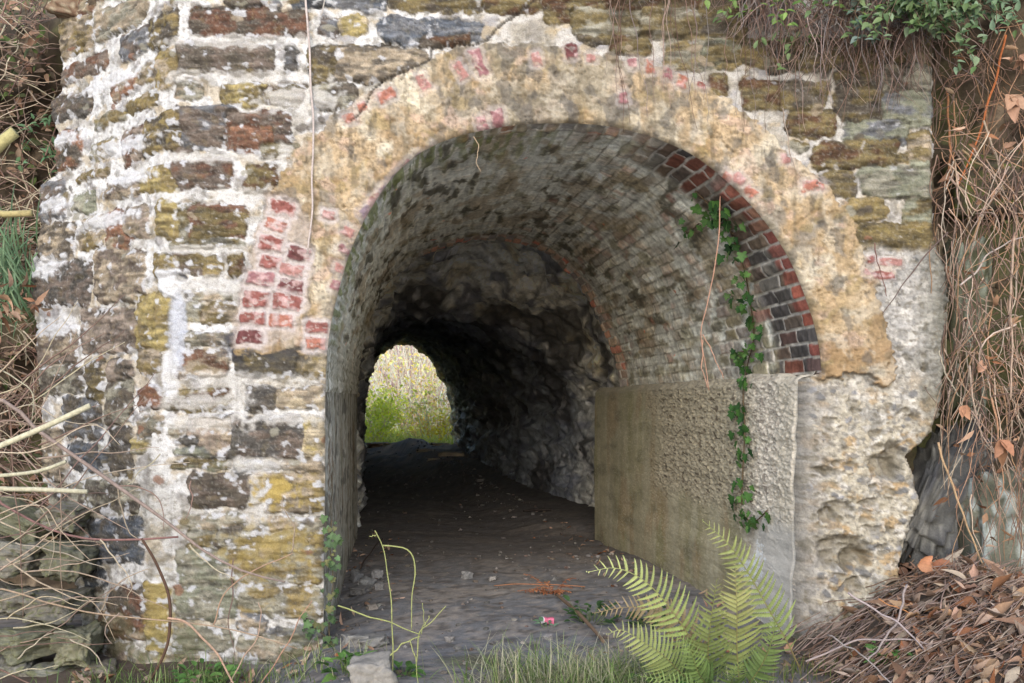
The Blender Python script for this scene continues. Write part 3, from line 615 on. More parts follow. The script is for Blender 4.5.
tooth = ring * brick * (rnd2 - .6) * 0.05
fade = sst(0.0, 0.10, YY - 0.006)
VV = B0 + nrm * (hv * fade)[..., None]; VV[..., 1] += tooth * sst(3.9, 4.0, YY)
VVf = VV.reshape(-1, 3); CVf = Cv.reshape(-1, 3) * (1.1 + .85 * (1 - mouthR.reshape(-1, 1))); Fv = grid_faces(NA, NY)
V2, F2, C2 = extrude_border(VVf, Fv, CVf, (0, 0, 0), lambda a, b: (a[:, 1] > 3.9) & (b[:, 1] > 3.9), .7)
ext = V2[len(VVf):]; dirv = ext - np.array([-0.45, 4.0, 1.3]); dirv[:, 1] = 0; dirv /= np.linalg.norm(dirv, axis=1)[:, None]; V2[len(VVf):] += dirv * 0.30
mesh_np('brick_vault', V2, F2, C2, M_BRICK, portal)
LINING = (VVf, CVf, nrm.reshape(-1, 3))

def side_wall(name, p0, p1, top0, top1, side, seed, base=-0.25):
    """concrete side wall from the mouth (p0: x) to the end of the lining (p1: x)"""
    ny, nz = (640, 400) if side > 0 else (330, 200)
    y0_ = .045 if side > 0 else .006
    yv = y0_ + (DEPTH - y0_) * np.linspace(0, 1, ny) ** 1.3; zt = np.linspace(0, 1, nz)
    Yg, Tg = np.meshgrid(yv, zt, indexing='ij'); f = Yg / DEPTH
    topz = top0 + (top1 - top0) * f + (.014 + .035 * fbm2(Yg / .22, np.zeros_like(Yg), 4, seed + 9) * (.35 + .65 * sst(1.6, .2, Yg)) if side > 0 else 0); Zg = base + (topz - base) * Tg
    slant = (lambda z: p0(z))
    X = p0(Zg) * (1 - f) + p1(Zg) * f
    a = fbm2(Yg / .6, Zg / .6, 4, seed); b = fbm2(Yg / .12, Zg / .9, 4, seed + 1); c = fbm2(Yg / .10, Zg / .05, 4, seed + 2); d = fbm2(Yg / .45, Zg / .16, 5, seed + 3)
    h = 0.012 * a + 0.006 * c * (0.5 + sst(1.1, .3, Yg)) + 0.010 * d * sst(.9, .3, Yg) + 0.002 * b + 0.002 * np.sin(Zg / 0.155 * 2 * PI) * sst(-.2, .3, a)
    h = h * sst(0.0, 0.08, Yg - y0_)
    if side > 0:
        fl = fbm2(Yg / .050, Zg / .020, 3, seed + 2); ag = fbm2(Yg / .030, Zg / .013, 2, seed + 4); ag2 = fbm2(Yg / .08, Zg / .03, 3, seed + 13); stv = fbm2(Yg / .16, Zg / 1.5, 4, seed + 1); stw = fbm2(Yg / .42, Zg / 2.2, 3, seed + 14)
        rough_z = sst(.42, .62, Zg + .16 * a + .07 * d) * sst(2.7, 1.9, Yg + .3 * a)          # washed out, gravelly zone
        near = sst(.95, .45, Yg + .18 * a + .12 * d)
        smooth_n = near * sst(.62, .50, Zg + .05 * d)
        C = lin((136, 129, 106)) * np.ones(Yg.shape + (1,)); C = mixc(C, lin((116, 112, 78)), sst(-.2, .5, stw + .5 * d) * .7); C = mixc(C, lin((150, 145, 126)), sst(.05, .5, stv + .4 * fl) * .6); C = mixc(C, lin((128, 104, 76)), sst(.08, .3, fbm2(Yg / .3, Zg / .8, 5, seed + 6)) * .4); C = mixc(C, lin((98, 94, 78)), sst(.1, .5, d + .4 * ag) * .6); C = mixc(C, lin((168, 160, 140)), sst(.24, .38, ag) * .4)
        R_ = mixc(np.ones(Yg.shape + (1,)) * lin((146, 138, 120)), lin((118, 110, 94)), sst(0, .3, fl)); R_ = mixc(R_, lin((166, 154, 128)), sst(.12, .3, ag) * .5); R_ = mixc(R_, lin((70, 60, 50)), sst(.30, .42, ag2) * .8)
        C = mixc(C, 0, rough_z) + R_ * rough_z[..., None]
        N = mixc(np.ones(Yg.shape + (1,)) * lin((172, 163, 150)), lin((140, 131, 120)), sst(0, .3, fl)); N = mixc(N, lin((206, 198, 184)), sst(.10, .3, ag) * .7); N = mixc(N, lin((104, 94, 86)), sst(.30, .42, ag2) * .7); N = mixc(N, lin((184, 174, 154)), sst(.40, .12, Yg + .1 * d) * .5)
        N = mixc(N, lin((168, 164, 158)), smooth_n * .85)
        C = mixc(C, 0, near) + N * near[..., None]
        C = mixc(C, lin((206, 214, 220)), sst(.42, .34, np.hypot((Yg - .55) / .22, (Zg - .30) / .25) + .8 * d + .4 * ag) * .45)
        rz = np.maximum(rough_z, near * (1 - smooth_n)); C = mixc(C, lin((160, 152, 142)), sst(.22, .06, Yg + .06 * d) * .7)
        h = (0.010 * a + (.005 * fl + .004 * ag - .010 * sst(.28, .42, ag2)) * (.15 + .55 * rz * (1 - .35 * near)) + .010 * ag2 * rz) * sst(0.0, 0.05, Yg - y0_)
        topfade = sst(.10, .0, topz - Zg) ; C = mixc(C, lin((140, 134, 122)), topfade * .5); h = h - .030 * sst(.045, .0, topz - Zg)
    else:
        C = lin((150, 146, 134)) * np.ones(Yg.shape + (1,)); C = mixc(C, lin((112, 108, 92)), sst(-.05, .25, b)); C = mixc(C, lin((176, 172, 164)), sst(.05, .25, fbm2(Yg / .05, Zg / 1.6, 3, seed + 5)) * .8)
        C = mixc(C, lin((110, 84, 58)), sst(.2, .3, fbm2(Yg / .04, Zg / .9, 3, seed + 6)) * .6); C = mixc(C, lin((64, 60, 54)), sst(.15, .35, d) * .6)
    C = C * 1.15 * (1 + .18 * c)[..., None] if side > 0 else C * 1.3 * (1 + .32 * c + .10 * b)[..., None]
    Yg2 = Yg - (sst(3.8, 4.0, Yg) * (.03 + .05 * fbm2(Zg / .2, Zg * 0, 4, seed + 12)) if side > 0 else 0)
    if side > 0: X = X + .075 * (1 - np.sqrt(np.clip(1 - np.clip(1 - Yg / .075, 0, 1) ** 2, 0, 1))) + .035 * sst(.125, .085, Yg)
    Vg = np.stack([X - side * h + (sst(3.9, 4.0, Yg) * .02 if side > 0 else 0), Yg2, Zg], -1).reshape(-1, 3)
    Fg = grid_faces(ny, nz)
    if side < 0: Fg = Fg[:, ::-1]
    n0 = len(Vg)
    V2, F2, C2 = extrude_border(Vg, Fg, C.reshape(-1, 3), (side * 0.42, 0, 0), lambda a, b: (a[:, 1] > DEPTH - .12) & (b[:, 1] > DEPTH - .12) & (np.abs(a[:, 2] - b[:, 2]) > np.abs(a[:, 1] - b[:, 1])) | (a[:, 2] > .9) & (b[:, 2] > .9) & (np.abs(a[:, 2] - b[:, 2]) < np.abs(a[:, 1] - b[:, 1])), .8)
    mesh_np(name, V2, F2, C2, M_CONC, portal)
    return Vg
xa = (806 - 512) / 200; xb = (800 - 512) / 200
RW = side_wall('side_wall', lambda z: (RJ(HOR - (z - EYE) * 200) - 512) / 200, lambda z: 0.72 + 0 * z, P(806, 375, 0)[2], P(592, 390, 4)[2], 1, 81)
xl = lambda z: (np.interp(HOR - (z - EYE) * 200, [392, 470, 560, 640, 740], [325, 325, 324, 323, 321]) - 512) / 200
LWL = side_wall('side_wall', xl, lambda z: P(357, 394, 4)[0] + 0 * z, P(325, 392, 0)[2] + .004, P(357, 394, 4)[2], -1, 91)

# ------------------------------------------------------------------ rock bore
SEC = [
 (3.97, [(357-18, 560), (357-16, 394)] + [tuple(p) for p in (np.asarray(catmull([(360-15, 360), (367-16, 325), (379-16, 286), (400-10, 252), (431, 228), (470, 216), (510, 214), (550, 226), (592, 262), (622, 310), (640, 355), (648, 388)], 3)))] + [(650, 440), (655, 560)]),
 (4.35, [(352, 560), (351, 400), (355, 350), (366, 312), (392, 272), (430, 250), (470, 239), (512, 238), (552, 254), (588, 292), (612, 340), (624, 392), (624, 450), (620, 545)]),
 (5.1, [(356, 540), (356, 400), (360, 350), (372, 318), (396, 284), (432, 264), (470, 254), (510, 256), (546, 272), (577, 304), (602, 345), (612, 392), (608, 450), (598, 530)]),
 (6.0, [(357, 520), (358, 400), (366, 345), (378, 318), (405, 301), (450, 296), (500, 302), (540, 320), (575, 350), (600, 388), (598, 440), (588, 515)]),
 (6.5, [(358, 510), (359, 400), (368, 350), (382, 326), (410, 316), (450, 315), (500, 326), (536, 346), (560, 370), (576, 402), (576, 450), (568, 505)]),
 (9, [(360, 495), (360, 400), (370, 352), (385, 334), (410, 324), (450, 328), (488, 346), (514, 375), (525, 410), (522, 450), (518, 490)]),
 (13, [(361, 478), (361, 400), (369, 360), (382, 342), (405, 333), (435, 340), (460, 362), (476, 392), (482, 420), (480, 472)]),
 (17, [(362, 465), (362, 400), (368, 364), (380, 349), (400, 340), (420, 345), (438, 362), (450, 384), (459, 412), (461, 462)]),
 (19.0, [(362, 458), (364, 400), (371, 371), (380, 353), (395, 343), (405, 342), (418, 348), (428, 358), (436, 369), (446, 386), (451, 410), (453, 456)]),
 (20.2, [(352, 458), (354, 400), (362, 365), (374, 345), (395, 332), (405, 331), (420, 338), (433, 350), (444, 364), (455, 384), (460, 410), (463, 456)])]
NR = 300
rings = np.array([resample(to3(c, y), NR) for y, c in SEC]); sy = np.array([y for y, c in SEC])
NB = 420; yb = np.unique(np.concatenate([np.linspace(3.97, 8, 220), np.linspace(8, 20.2, 200)])); NB = len(yb)
RB_ = np.empty((NB, NR, 3))
for k in range(3):
    for j in range(NR): RB_[:, j, k] = np.interp(yb, sy, rings[:, j, k])
RB_[..., 1] = yb[:, None]
tt = np.gradient(RB_, axis=1); n2 = np.stack([-tt[..., 2], 0 * tt[..., 0], tt[..., 0]], -1); n2 /= np.linalg.norm(n2, axis=2)[..., None] + 1e-9
if n2[NB // 2, NR // 2, 2] > 0: n2 = -n2
x, y, z = RB_[..., 0], RB_[..., 1], RB_[..., 2]
# strata dip towards the right: ledges
q1 = fbm3(x / .9, y / 1.3, z / .7, 4, 101); q2 = fbm3(x / .28, y / .5, z / .2, 4, 102); q3 = fbm3(x / .08, y / .1, z / .07, 3, 103)
dip = (z * 0.8 + x * 0.35 + y * 0.16) / 0.33 + 0.9 * q1; saw = (dip - np.floor(dip))
ledge = np.where(saw < .8, saw / .8, (1 - saw) / .2) - .5
amp = sst(3.97, 4.5, y) * (1 - .55 * sst(18.0, 19.4, y))
rdg = .5 - np.abs(fbm3(x / .42 + z / .9, y / .7, z / .28, 4, 107)) * 1.6; rdg2 = .5 - np.abs(fbm3(x / .16, y / .3, z / .12, 3, 108)) * 1.6
hr = (0.08 * q1 + 0.03 * q2 + 0.02 * q3 + .09 * rdg + .035 * rdg2 + 0.10 * ledge * sst(-.3, .3, q1 + .15)) * amp
RBv = RB_ + n2 * (hr - .03 * amp)[..., None]; RBv[..., 1] += .08 * q2 * amp
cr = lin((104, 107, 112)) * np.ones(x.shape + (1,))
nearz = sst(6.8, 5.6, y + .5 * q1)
cr = mixc(cr, lin((152, 149, 140)), nearz * .9)  # rock near the lining painted lighter, as lit from the entrance
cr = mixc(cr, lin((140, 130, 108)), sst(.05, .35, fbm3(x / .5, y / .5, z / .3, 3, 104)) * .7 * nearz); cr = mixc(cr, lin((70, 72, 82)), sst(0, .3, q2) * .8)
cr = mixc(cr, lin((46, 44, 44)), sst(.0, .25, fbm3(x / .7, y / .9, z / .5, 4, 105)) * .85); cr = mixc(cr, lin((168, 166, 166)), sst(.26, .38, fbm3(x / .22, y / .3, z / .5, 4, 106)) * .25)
cr = mixc(cr, lin((206, 176, 130)), sst(16.5, 18.5, y) * .9 * sst(-.3, .2, q2))  # warm tint paints a sunlit rim at the far mouth
cr = cr * (3.6 - 1.2 * sst(5.2, 7, y))[..., None] * (1 - .45 * sst(.35, .5, rdg))[..., None] * (1 + .5 * q3 + .25 * q2)[..., None]  # deeper rock painted darker, light falloff put into the colour
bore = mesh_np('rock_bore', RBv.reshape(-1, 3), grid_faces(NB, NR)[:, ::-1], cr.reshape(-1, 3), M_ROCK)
tag(bore, kind='structure')
# ------------------------------------------------------------------ ground sheet
def gz(x, y):
    x = np.asarray(x, float); y = np.asarray(y, float)
    n = .030 * fbm2(x / .9, y / .9, 3, 111) + .010 * fbm2(x / .16, y / .16, 3, 112)
    zr = (.37 * sst(1.32, 2.25, x) - .10 * sst(2.2, 2.6, x)) * sst(-2.0, -.45, y)
    zl = -.11 * sst(-.80, -1.25, x) * sst(-3.5, -.9, y) * sst(2.5, 1.0, y)
    xc_ = .05 - .19 * y
    edge = .10 * sst(.55, 1.2, np.abs(x - xc_)) * sst(3.9, 4.6, y) * sst(21, 19, y)
    dish = .05 * sst(2.0, 5.0, y) * sst(13, 9, y)
    yy = np.maximum(y - 20.5, 0)
    far = np.minimum(.05 * yy + .22 * np.maximum(yy - 6.5 + 1.5 * fbm2(x / 6, y / 6, 2, 113), 0), 26) * sst(90, 50, y)
    hump = .06 * sst(13, 16, y) * sst(21, 18.5, y) * (.8 + 1.6 * fbm2(x / .5, y / .4, 3, 119)) + .16 * np.exp(-((x + 2.6) / .5) ** 2 - ((y - 18.3) / 1.2) ** 2)
    return n * (1 + 2 * sst(21, 24, y)) + zr + zl + edge - dish + far + hump - .01
def axis(lo, hi, d, ext, g=1.22):
    a = list(np.arange(lo, hi + d / 2, d)); s = d
    up = [a[-1]]; 
    while up[-1] < ext: s *= g; up.append(up[-1] + s)
    s = d; dn = [a[0]]
    while dn[-1] > -ext: s *= g; dn.append(dn[-1] - s)
    return np.array(dn[::-1][:-1] + a + up[1:])
gx = axis(-2.6, 3.0, .03, 160); gy = axis(-1.6, 6.5, .03, 160, 1.06)
GX, GY = np.meshgrid(gx, gy); GZ = gz(GX, GY)
g1 = fbm2(GX / .5, GY / .5, 4, 114); g2 = fbm2(GX / .12, GY / .12, 4, 115); g3 = fbm2(GX / .05, GY / .05, 2, 116)
cg = lin((118, 117, 118)) * np.ones(GX.shape + (1,))
cg = mixc(cg, lin((136, 130, 125)), sst(0, .3, g1)); cg = mixc(cg, lin((86, 80, 76)), sst(.02, .3, g2) * .8); cg = mixc(cg, lin((150, 138, 126)), sst(.15, .35, g3 + .4 * g1) * .5)
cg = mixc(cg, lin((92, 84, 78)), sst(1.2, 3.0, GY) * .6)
cg = mixc(cg, lin((84, 84, 50)), sst(1.2, .5, np.hypot((GX + .15) / .22, (GY + .35) / .14) + .6 * g2) * .6)
cg = mixc(cg, lin((84, 66, 48)), np.clip(sst(1.1, 1.5, GX) + sst(-1.1, -1.5, GX), 0, 1) * sst(0.6, 0, GY) * .8)
cg = mixc(cg, lin((170, 146, 124)), sst(12, 17, GY) * sst(22, 20, GY) * sst(-.1, .3, g1) * .6)  # daylight spill painted on the floor near the far mouth
cg = mixc(cg, lin((134, 142, 66)), sst(20, 22, GY) * (.55 + .4 * sst(-.2, .2, g1)))
cg = mixc(cg, lin((150, 128, 112)), sst(27, 30, GY) * .8)
cg = mixc(cg, lin((206, 198, 186)), sst(-1.7, -2.2, GY))  # unseen foreground made pale to bounce light up into the vault
cg = cg * (np.where(GY < 19.5, .74 + .9 * sst(9, 17, GY), 1.0) + .4 * sst(-1.7, -2.2, GY))[..., None] * (1 + .22 * g3 + .12 * g2)[..., None]  # colour raised towards the far mouth as light spill, and on the unseen foreground
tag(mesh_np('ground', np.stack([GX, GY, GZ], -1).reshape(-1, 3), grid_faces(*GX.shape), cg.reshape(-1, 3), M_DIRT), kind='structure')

# ------------------------------------------------------------------ hillside above and beside the portal (one sheet: steep earth face, then slope over the tunnel, down to the far mouth)
hx = np.unique(np.round(np.concatenate([axis(-4.2, 4.2, .06, 60, 1.25)]), 4))
FR = 90; zf = np.linspace(-.3, 3.42, FR)
sl_y = np.concatenate([np.linspace(.12, 4, 40)[1:], np.linspace(4, 9.5, 24)[1:], np.linspace(9.5, 19.3, 40)[1:]])
HX = np.tile(hx, (FR + len(sl_y) + 14, 1))
def face_y(x, z):
    l = sst(-2.35, -2.6, x); r = sst(2.0, 2.15, x)
    yl = 1.55 + .25 * fbm2(x / .8, z / .8, 3, 121) + .16 * fbm2(x / .2, z / .2, 4, 122) - 1.3 * sst(-3.0, -5.0, x) - .35 * sst(1.1, .2, z)
    yr = .42 + .18 * fbm2(x / .7, z / .7, 3, 123) + .08 * fbm2(x / .18, z / .18, 3, 124) - .9 * sst(2.4, 3.6, x) - .22 * sst(2.1, 1.5, z) + .2 * sst(1.2, .9, z) * sst(2.5, 2.3, x)
    top = sst(2.9, 3.35, z)
    ymid = np.where(x < 0, 1.7, .33)
    yy = yl * l + yr * r + ymid * (1 - l - r)
    return yy * (1 - top) + (.02 + .10 * fbm2(x / .5, z / .5, 3, 125) - .25 * np.clip(x - 2.2, 0, 2) + .85 * np.clip(-1.75 - x, 0, 1.6)) * top
rowsY = []; rowsZ = []
for zz in zf: rowsY.append(face_y(hx, np.full_like(hx, zz))); rowsZ.append(np.full_like(hx, zz))
ytop = rowsY[-1]
for yy in sl_y:
    Yr = ytop * sst(3, 0.1, yy) + yy
    side = sst(60, 14, np.abs(hx + .15 * yy))
    zz = 3.42 + .10 * np.minimum(yy, 9.5) - .10 * np.maximum(yy - 9.5, 0)
    zz = zz + 2.6 * sst(2.3, 4.2, np.abs(hx)) * sst(-.3, 1.6, yy) * sst(15, 8, yy)
    zz = zz + .25 * fbm2(hx / 1.3, np.full_like(hx, yy) / 1.3, 4, 126) * sst(0, 1, yy)
    rowsY.append(Yr); rowsZ.append(zz * side + .0)
zend = rowsZ[-1]
for k in range(14):
    rowsY.append(np.full_like(hx, 19.35 + .01 * k + .0)); rowsZ.append(zend * (1 - (k + 1) / 14) - .3 * (k + 1) / 14)
HY = np.array(rowsY); HZ = np.array(rowsZ)
FH = grid_faces(*HX.shape)
fx = HX.ravel()[FH]; fy = HY.ravel()[FH]; fz = HZ.ravel()[FH]
rowi = (FH[:, 0] // len(hx))
cut_front = (rowi < FR - 1) & (fx.max(1) > -2.30) & (fx.min(1) < 1.98) & (fz.min(1) < 3.25)
farc = P(405, 400, 19.3)
cut_far = (rowi >= FR + len(sl_y) - 1) & (np.abs(fx.mean(1) - farc[0]) < 1.6) & (fz.min(1) < 2.9)
FH = FH[~(cut_front | cut_far)]
h1 = fbm3(HX / .6, HY / .6, HZ / .6, 4, 127); h2 = fbm3(HX / .15, HY / .15, HZ / .15, 4, 128)
chl = lin((92, 80, 66)) * np.ones(HX.shape + (1,))
chl = mixc(chl, lin((138, 122, 104)), sst(0, .3, h2)); chl = mixc(chl, lin((86, 92, 52)), sst(.02, .25, h1 + .25 * h2) * .75); chl = mixc(chl, lin((62, 52, 44)), sst(.1, .3, -h2) * .8)
chl = mixc(chl, lin((118, 112, 74)), sst(3.5, 4.5, HZ) * .7)
chl = chl * .7 * (1 + .3 * h2)[..., None]
tag(mesh_np('hillside', np.stack([HX, HY + (.10 * h2 + .05 * fbm3(HX / .07, HY / .07, HZ / .07, 3, 129)) * (HY < 3), HZ], -1).reshape(-1, 3), FH, chl.reshape(-1, 3), M_DIRT), kind='structure')

# ------------------------------------------------------------------ rocks
import bmesh
def ico(n):
    bm = bmesh.new(); bmesh.ops.create_icosphere(bm, subdivisions=n, radius=1)
    Vv = np.array([q.co[:] for q in bm.verts]); Ff = np.array([[q.index for q in f.verts] for f in bm.faces]); bm.free(); return Vv, Ff
ICO = {n: ico(n) for n in (1, 2, 3, 4, 5)}
def rotm(ax, ay, az):
    from mathutils import Euler
    return np.array(Euler((ax, ay, az)).to_matrix())
def rock_np(center, radii, cols, seed, sub=4, rough=.25, rot=(0, 0, 0), blocky=.62, strata=0, fine=.14):
    Vv, Ff = ICO[sub]
    q = np.sign(Vv) * np.abs(Vv) ** blocky; q /= np.maximum(np.abs(q).max(1), .001)[:, None] ** .8
    o = seed * 3.3
    n = fbm3(Vv[:, 0] * 1.3 + o, Vv[:, 1] * 1.3, Vv[:, 2] * 1.3, 3, 1); n2 = fbm3(Vv[:, 0] * 4 + o, Vv[:, 1] * 4, Vv[:, 2] * 4, 4, 2)
    q = q * (1 + rough * n + fine * n2)[:, None]
    if strata:
        s = q[:, 2] * 4.5 + .8 * n; sw = s - np.floor(s); q = q * (1 + strata * (sw - .5))[:, None] * np.array([1, 1, 1])
    W = (q * np.asarray(radii)) @ rotm(*rot).T + np.asarray(center)
    c = mixc(np.ones((len(q), 1)) * lin(cols[0]), lin(cols[1]), sst(-.1, .25, n2))
    if len(cols) > 2: c = mixc(c, lin(cols[2]), sst(.12, .25, fbm3(Vv[:, 0] * 5 + o, Vv[:, 1] * 5, Vv[:, 2] * 5, 4, 7)) * .9)
    c = c * .62 * (1 + .5 * n2)[:, None]
    return W, Ff, c
def rock(name, center, radii, cols, seed, label=None, group=None, cat='stone', mat=None, **k):
    W, Ff, c = rock_np(center, radii, cols, seed, **k)
    o = mesh_np(name, W, Ff, c, mat or M_PEB, None, (center[0], center[1], W[:, 2].min()), smooth=k.get('sub', 4) > 2)
    return tag(o, label, cat, group)
rock('bedrock_outcrop', P(931, 500, .30), (.13, .20, .36), [(116, 115, 112), (84, 84, 86), (150, 148, 142)], 3, 'dark grey folded slate rock jutting out at the right edge of the pale concrete', cat='rock', mat=M_RUBBLE, rot=(0, .42, 0), sub=5, strata=.26, rough=.3, fine=.26)
rock('lichened_boulder', P(994, 545, .22), (.20, .2, .40), [(138, 138, 122), (104, 106, 92), (206, 214, 210)], 5, 'grey boulder spotted with white lichen behind the dead stems', cat='rock', mat=M_RUBBLE, rot=(0, -.1, .2), sub=5)
rock('mossy_boulder', P(958, 330, .34), (.10, .14, .45), [(104, 106, 80), (84, 84, 66), (170, 176, 160)], 6, 'mossy upright rock in the gap beside the right edge of the wall', cat='rock', mat=M_RUBBLE, rot=(0, .05, 0), sub=4)
rock('bedrock_outcrop', P(1000, 190, .42), (.30, .16, .17), [(96, 86, 74), (78, 70, 56), (110, 120, 58)], 8, 'brown rock with a patch of bright moss under the upper right tangle', cat='rock', mat=M_RUBBLE, sub=4)
# ------------------------------------------------------------------ vegetation helpers
def K(c, j=0.0):
    c = lin(c) * .62
    return c * (1 + j)
def jit(c, a=.18):
    return K(c) * (1 + random.uniform(-a, a)) * np.array([1 + random.uniform(-.06, .06), 1, 1 + random.uniform(-.06, .06)])
def cur(pts, n=24, amp=.006, freq=3.0, seed=0):
    p = resample(catmull(pts, 8), n)
    t = np.linspace(0, freq, n)
    for k in range(3): p[:, k] += amp * perlin2(t, np.full(n, k * 3.1), seed + .37) * (.3 if n and k == 1 else 1)
    return p
def pix(pts, Y):
    """list of (px,py[,Y]) -> world"""
    return [P(q[0], q[1], q[2] if len(q) > 2 else Y) for q in pts]
def rv(s): return np.array([random.gauss(0, s), random.gauss(0, s), random.gauss(0, s)])
def solo(name, mb, mat, label, cat, origin, group=None):
    return tag(mb.build(name, mat, None, origin), label, cat, group)
SURF = np.vstack([LINING[0], RW, LWL]); SN = np.vstack([LINING[2], np.tile([-1., 0, 0], (len(RW), 1)), np.tile([1., 0, 0], (len(LWL), 1))])
SPX = 512 + 1000 * SURF[:, 0] / (SURF[:, 1] + 5); SPY = HOR - 1000 * (SURF[:, 2] - EYE) / (SURF[:, 1] + 5)
def surf(px, py):
    i = np.argmin((SPX - px) ** 2 + (SPY - py) ** 2 + .0 * SURF[:, 1]); return SURF[i], SN[i]

IVY = np.array([(0, 0), (.16, -.10), (.42, -.12), (.50, .12), (.34, .26), (.60, .48), (.30, .58), (.20, .72), (0, 1.0), (-.20, .72), (-.30, .58), (-.60, .48), (-.34, .26), (-.50, .12), (-.42, -.12), (-.16, -.10)])
def ivy_leaf(mb, c, d, n, s, col):
    d = d / np.linalg.norm(d); sd = np.cross(d, n); sd /= np.linalg.norm(sd) + 1e-9; nn = np.cross(sd, d)
    pts = np.array([c + d * b * s + sd * a * s + nn * (.10 * s * abs(a) * 2 - .12 * s * b * b) for a, b in IVY])
    cen = c + d * .35 * s
    V_ = np.vstack([cen[None], pts]); m = len(IVY)
    C_ = np.vstack([np.asarray(col)[None] * 1.25, np.tile(col, (m, 1)) * np.array([1 + .12 * random.uniform(-1, 1) for _ in range(m)])[:, None]])
    mb.add(V_, C_, None, [(0, 1 + k, 1 + (k + 1) % m) for k in range(m)])

# ------------------------------------------------------------------ ivy on the lining and at the left jamb
g = surf(744, 500)[0]
ivy = thing('ivy_vine', (g[0], g[1], .2), 'dark green ivy trailing down the brick lining inside the right edge of the arch', 'ivy')
lm, st = MB(), MB()
paths = [[(697, 190), (712, 205), (722, 222), (735, 232)], [(722, 205), (734, 236), (745, 262), (751, 296), (756, 335), (750, 362), (745, 395), (747, 430), (745, 470), (744, 505)], [(742, 512), (755, 522), (770, 510)], [(700, 222), (690, 232), (684, 226)], [(756, 300), (744, 296)], [(752, 350), (741, 352)]]
dens = [18, 112, 20, 9, 7, 8]
for pth, dn in zip(paths, dens):
    c = resample(catmull(pth, 6), 26); pp = []
    for a, b in c:
        s_, n_ = surf(a, b); pp.append(s_ + n_ * .012)
    pp = np.array(pp); st.tube(resample(pp, 40), .004, K((110, 92, 70)), 5)
    for _ in range(dn):
        i = random.random(); a, b = c[int(i * 25)]
        a += random.gauss(0, 5.5); b += random.gauss(0, 5)
        s_, n_ = surf(a, b)
        d = np.array([random.gauss(0, .4), random.gauss(0, .4), -.9]); n2_ = n_ + rv(.35) + np.array([0, -.35, .1])
        n2_ /= np.linalg.norm(n2_)
        ivy_leaf(lm, s_ + n_ * random.uniform(.015, .05), d, n2_, random.uniform(.030, .062), jit(random.choice([(72, 112, 58), (90, 132, 66), (60, 96, 54), (106, 144, 78)]), .2))
st.build('stem', M_BARK, ivy, ivy.location); lm.build('foliage', M_LEAF, ivy, ivy.location)

ivl = thing('ivy_vine', P(330, 655, -.02), 'small ivy climbing the foot of the left jamb of the arch', 'ivy')
lm, st = MB(), MB()
for pth, dn in [([(331, 660), (329, 620), (333, 580), (330, 545), (332, 520)], 52), ([(330, 640), (316, 628), (306, 618)], 16), ([(335, 665), (345, 655)], 16)]:
    c = catmull(pth, 6); st.tube([P(a, b, -.03) for a, b in c], .003, K((96, 84, 64)), 5)
    for _ in range(dn):
        a, b = c[random.randrange(len(c))]; p = P(a + random.gauss(0, 4), b + random.gauss(0, 6), -.035 + random.uniform(-.03, 0))
        ivy_leaf(lm, p, np.array([random.gauss(0, .5), -.2, -.8]), np.array([random.gauss(0, .3), -1, .3]), random.uniform(.016, .044), jit(random.choice([(74, 100, 62), (92, 120, 74), (58, 84, 50), (110, 112, 70)]), .3))
st.build('stem', M_BARK, ivl, ivl.location); lm.build('foliage', M_LEAF, ivl, ivl.location)

# ------------------------------------------------------------------ hanging strings of root
def strand(name, pts, Y, r, col, label, cat, n=40, amp=.006, mat=None):
    mb = MB(); p = cur(pix(pts, Y), n, amp, 6, sum(map(lambda q: q[0], pts)) % 97)
    mb.tube(p, np.array(r), K(col) if np.ndim(col) == 1 else col, 6)
    return solo(name, mb, mat or M_BARK, label, cat, p[-1])
strand('hanging_root', [(305, -40), (307, 20), (310, 75), (313, 120), (311, 170), (312, 210), (309, 254)], -.04, [.006, .0055, .0045], (206, 190, 182), 'long pale root hanging straight down the wall at the left of the arch', 'root', amp=.01)
strand('hanging_root', [(326, -30), (324, 5), (321, 16)], -.035, [.004, .003], (190, 180, 170), 'short pale root end hanging at the top edge of the left wall', 'root')
vin = thing('hanging_vine', P(722, 180, .06), 'thin reddish vine dangling in front of the brick lining below the arch edge', 'vine')
for pts in ([(721, 186), (719, 230), (714, 270), (707, 305), (701, 330), (703, 355), (709, 390)], [(702, 335), (712, 352), (724, 378)], [(702, 340), (703, 370), (708, 388)]):
    mb = MB(); mb.tube(cur(pix(pts, .16), 30, .008, 5, pts[0][1]), [.0035, .003, .002], K((196, 150, 126)), 5); mb.build('stem', M_BARK, vin, vin.location)
strand('hanging_root', [(474, 136), (479, 148), (477, 160), (480, 172)], .02, [.0025, .0015], (196, 170, 140), 'tiny pale rootlet hanging from the crown of the arch', 'root')
strand('dry_twig', [(948, 232), (930, 250), (905, 282), (882, 314)], -.12, [.004, .0035, .002], (112, 94, 88), 'dark thin twig slanting over the grey render right of the arch', 'twig')
strand('dry_twig', [(874, 244), (878, 262), (882, 278), (887, 296)], -.06, [.003, .002], (120, 84, 76), 'short reddish twig beside the small red bricks right of the arch', 'twig')
strand('hanging_root', [(782, 108), (790, 150), (794, 166), (800, 178)], -.05, [.003, .002], (168, 150, 134), 'grey rootlet hanging over the plaster right of the crown', 'root')

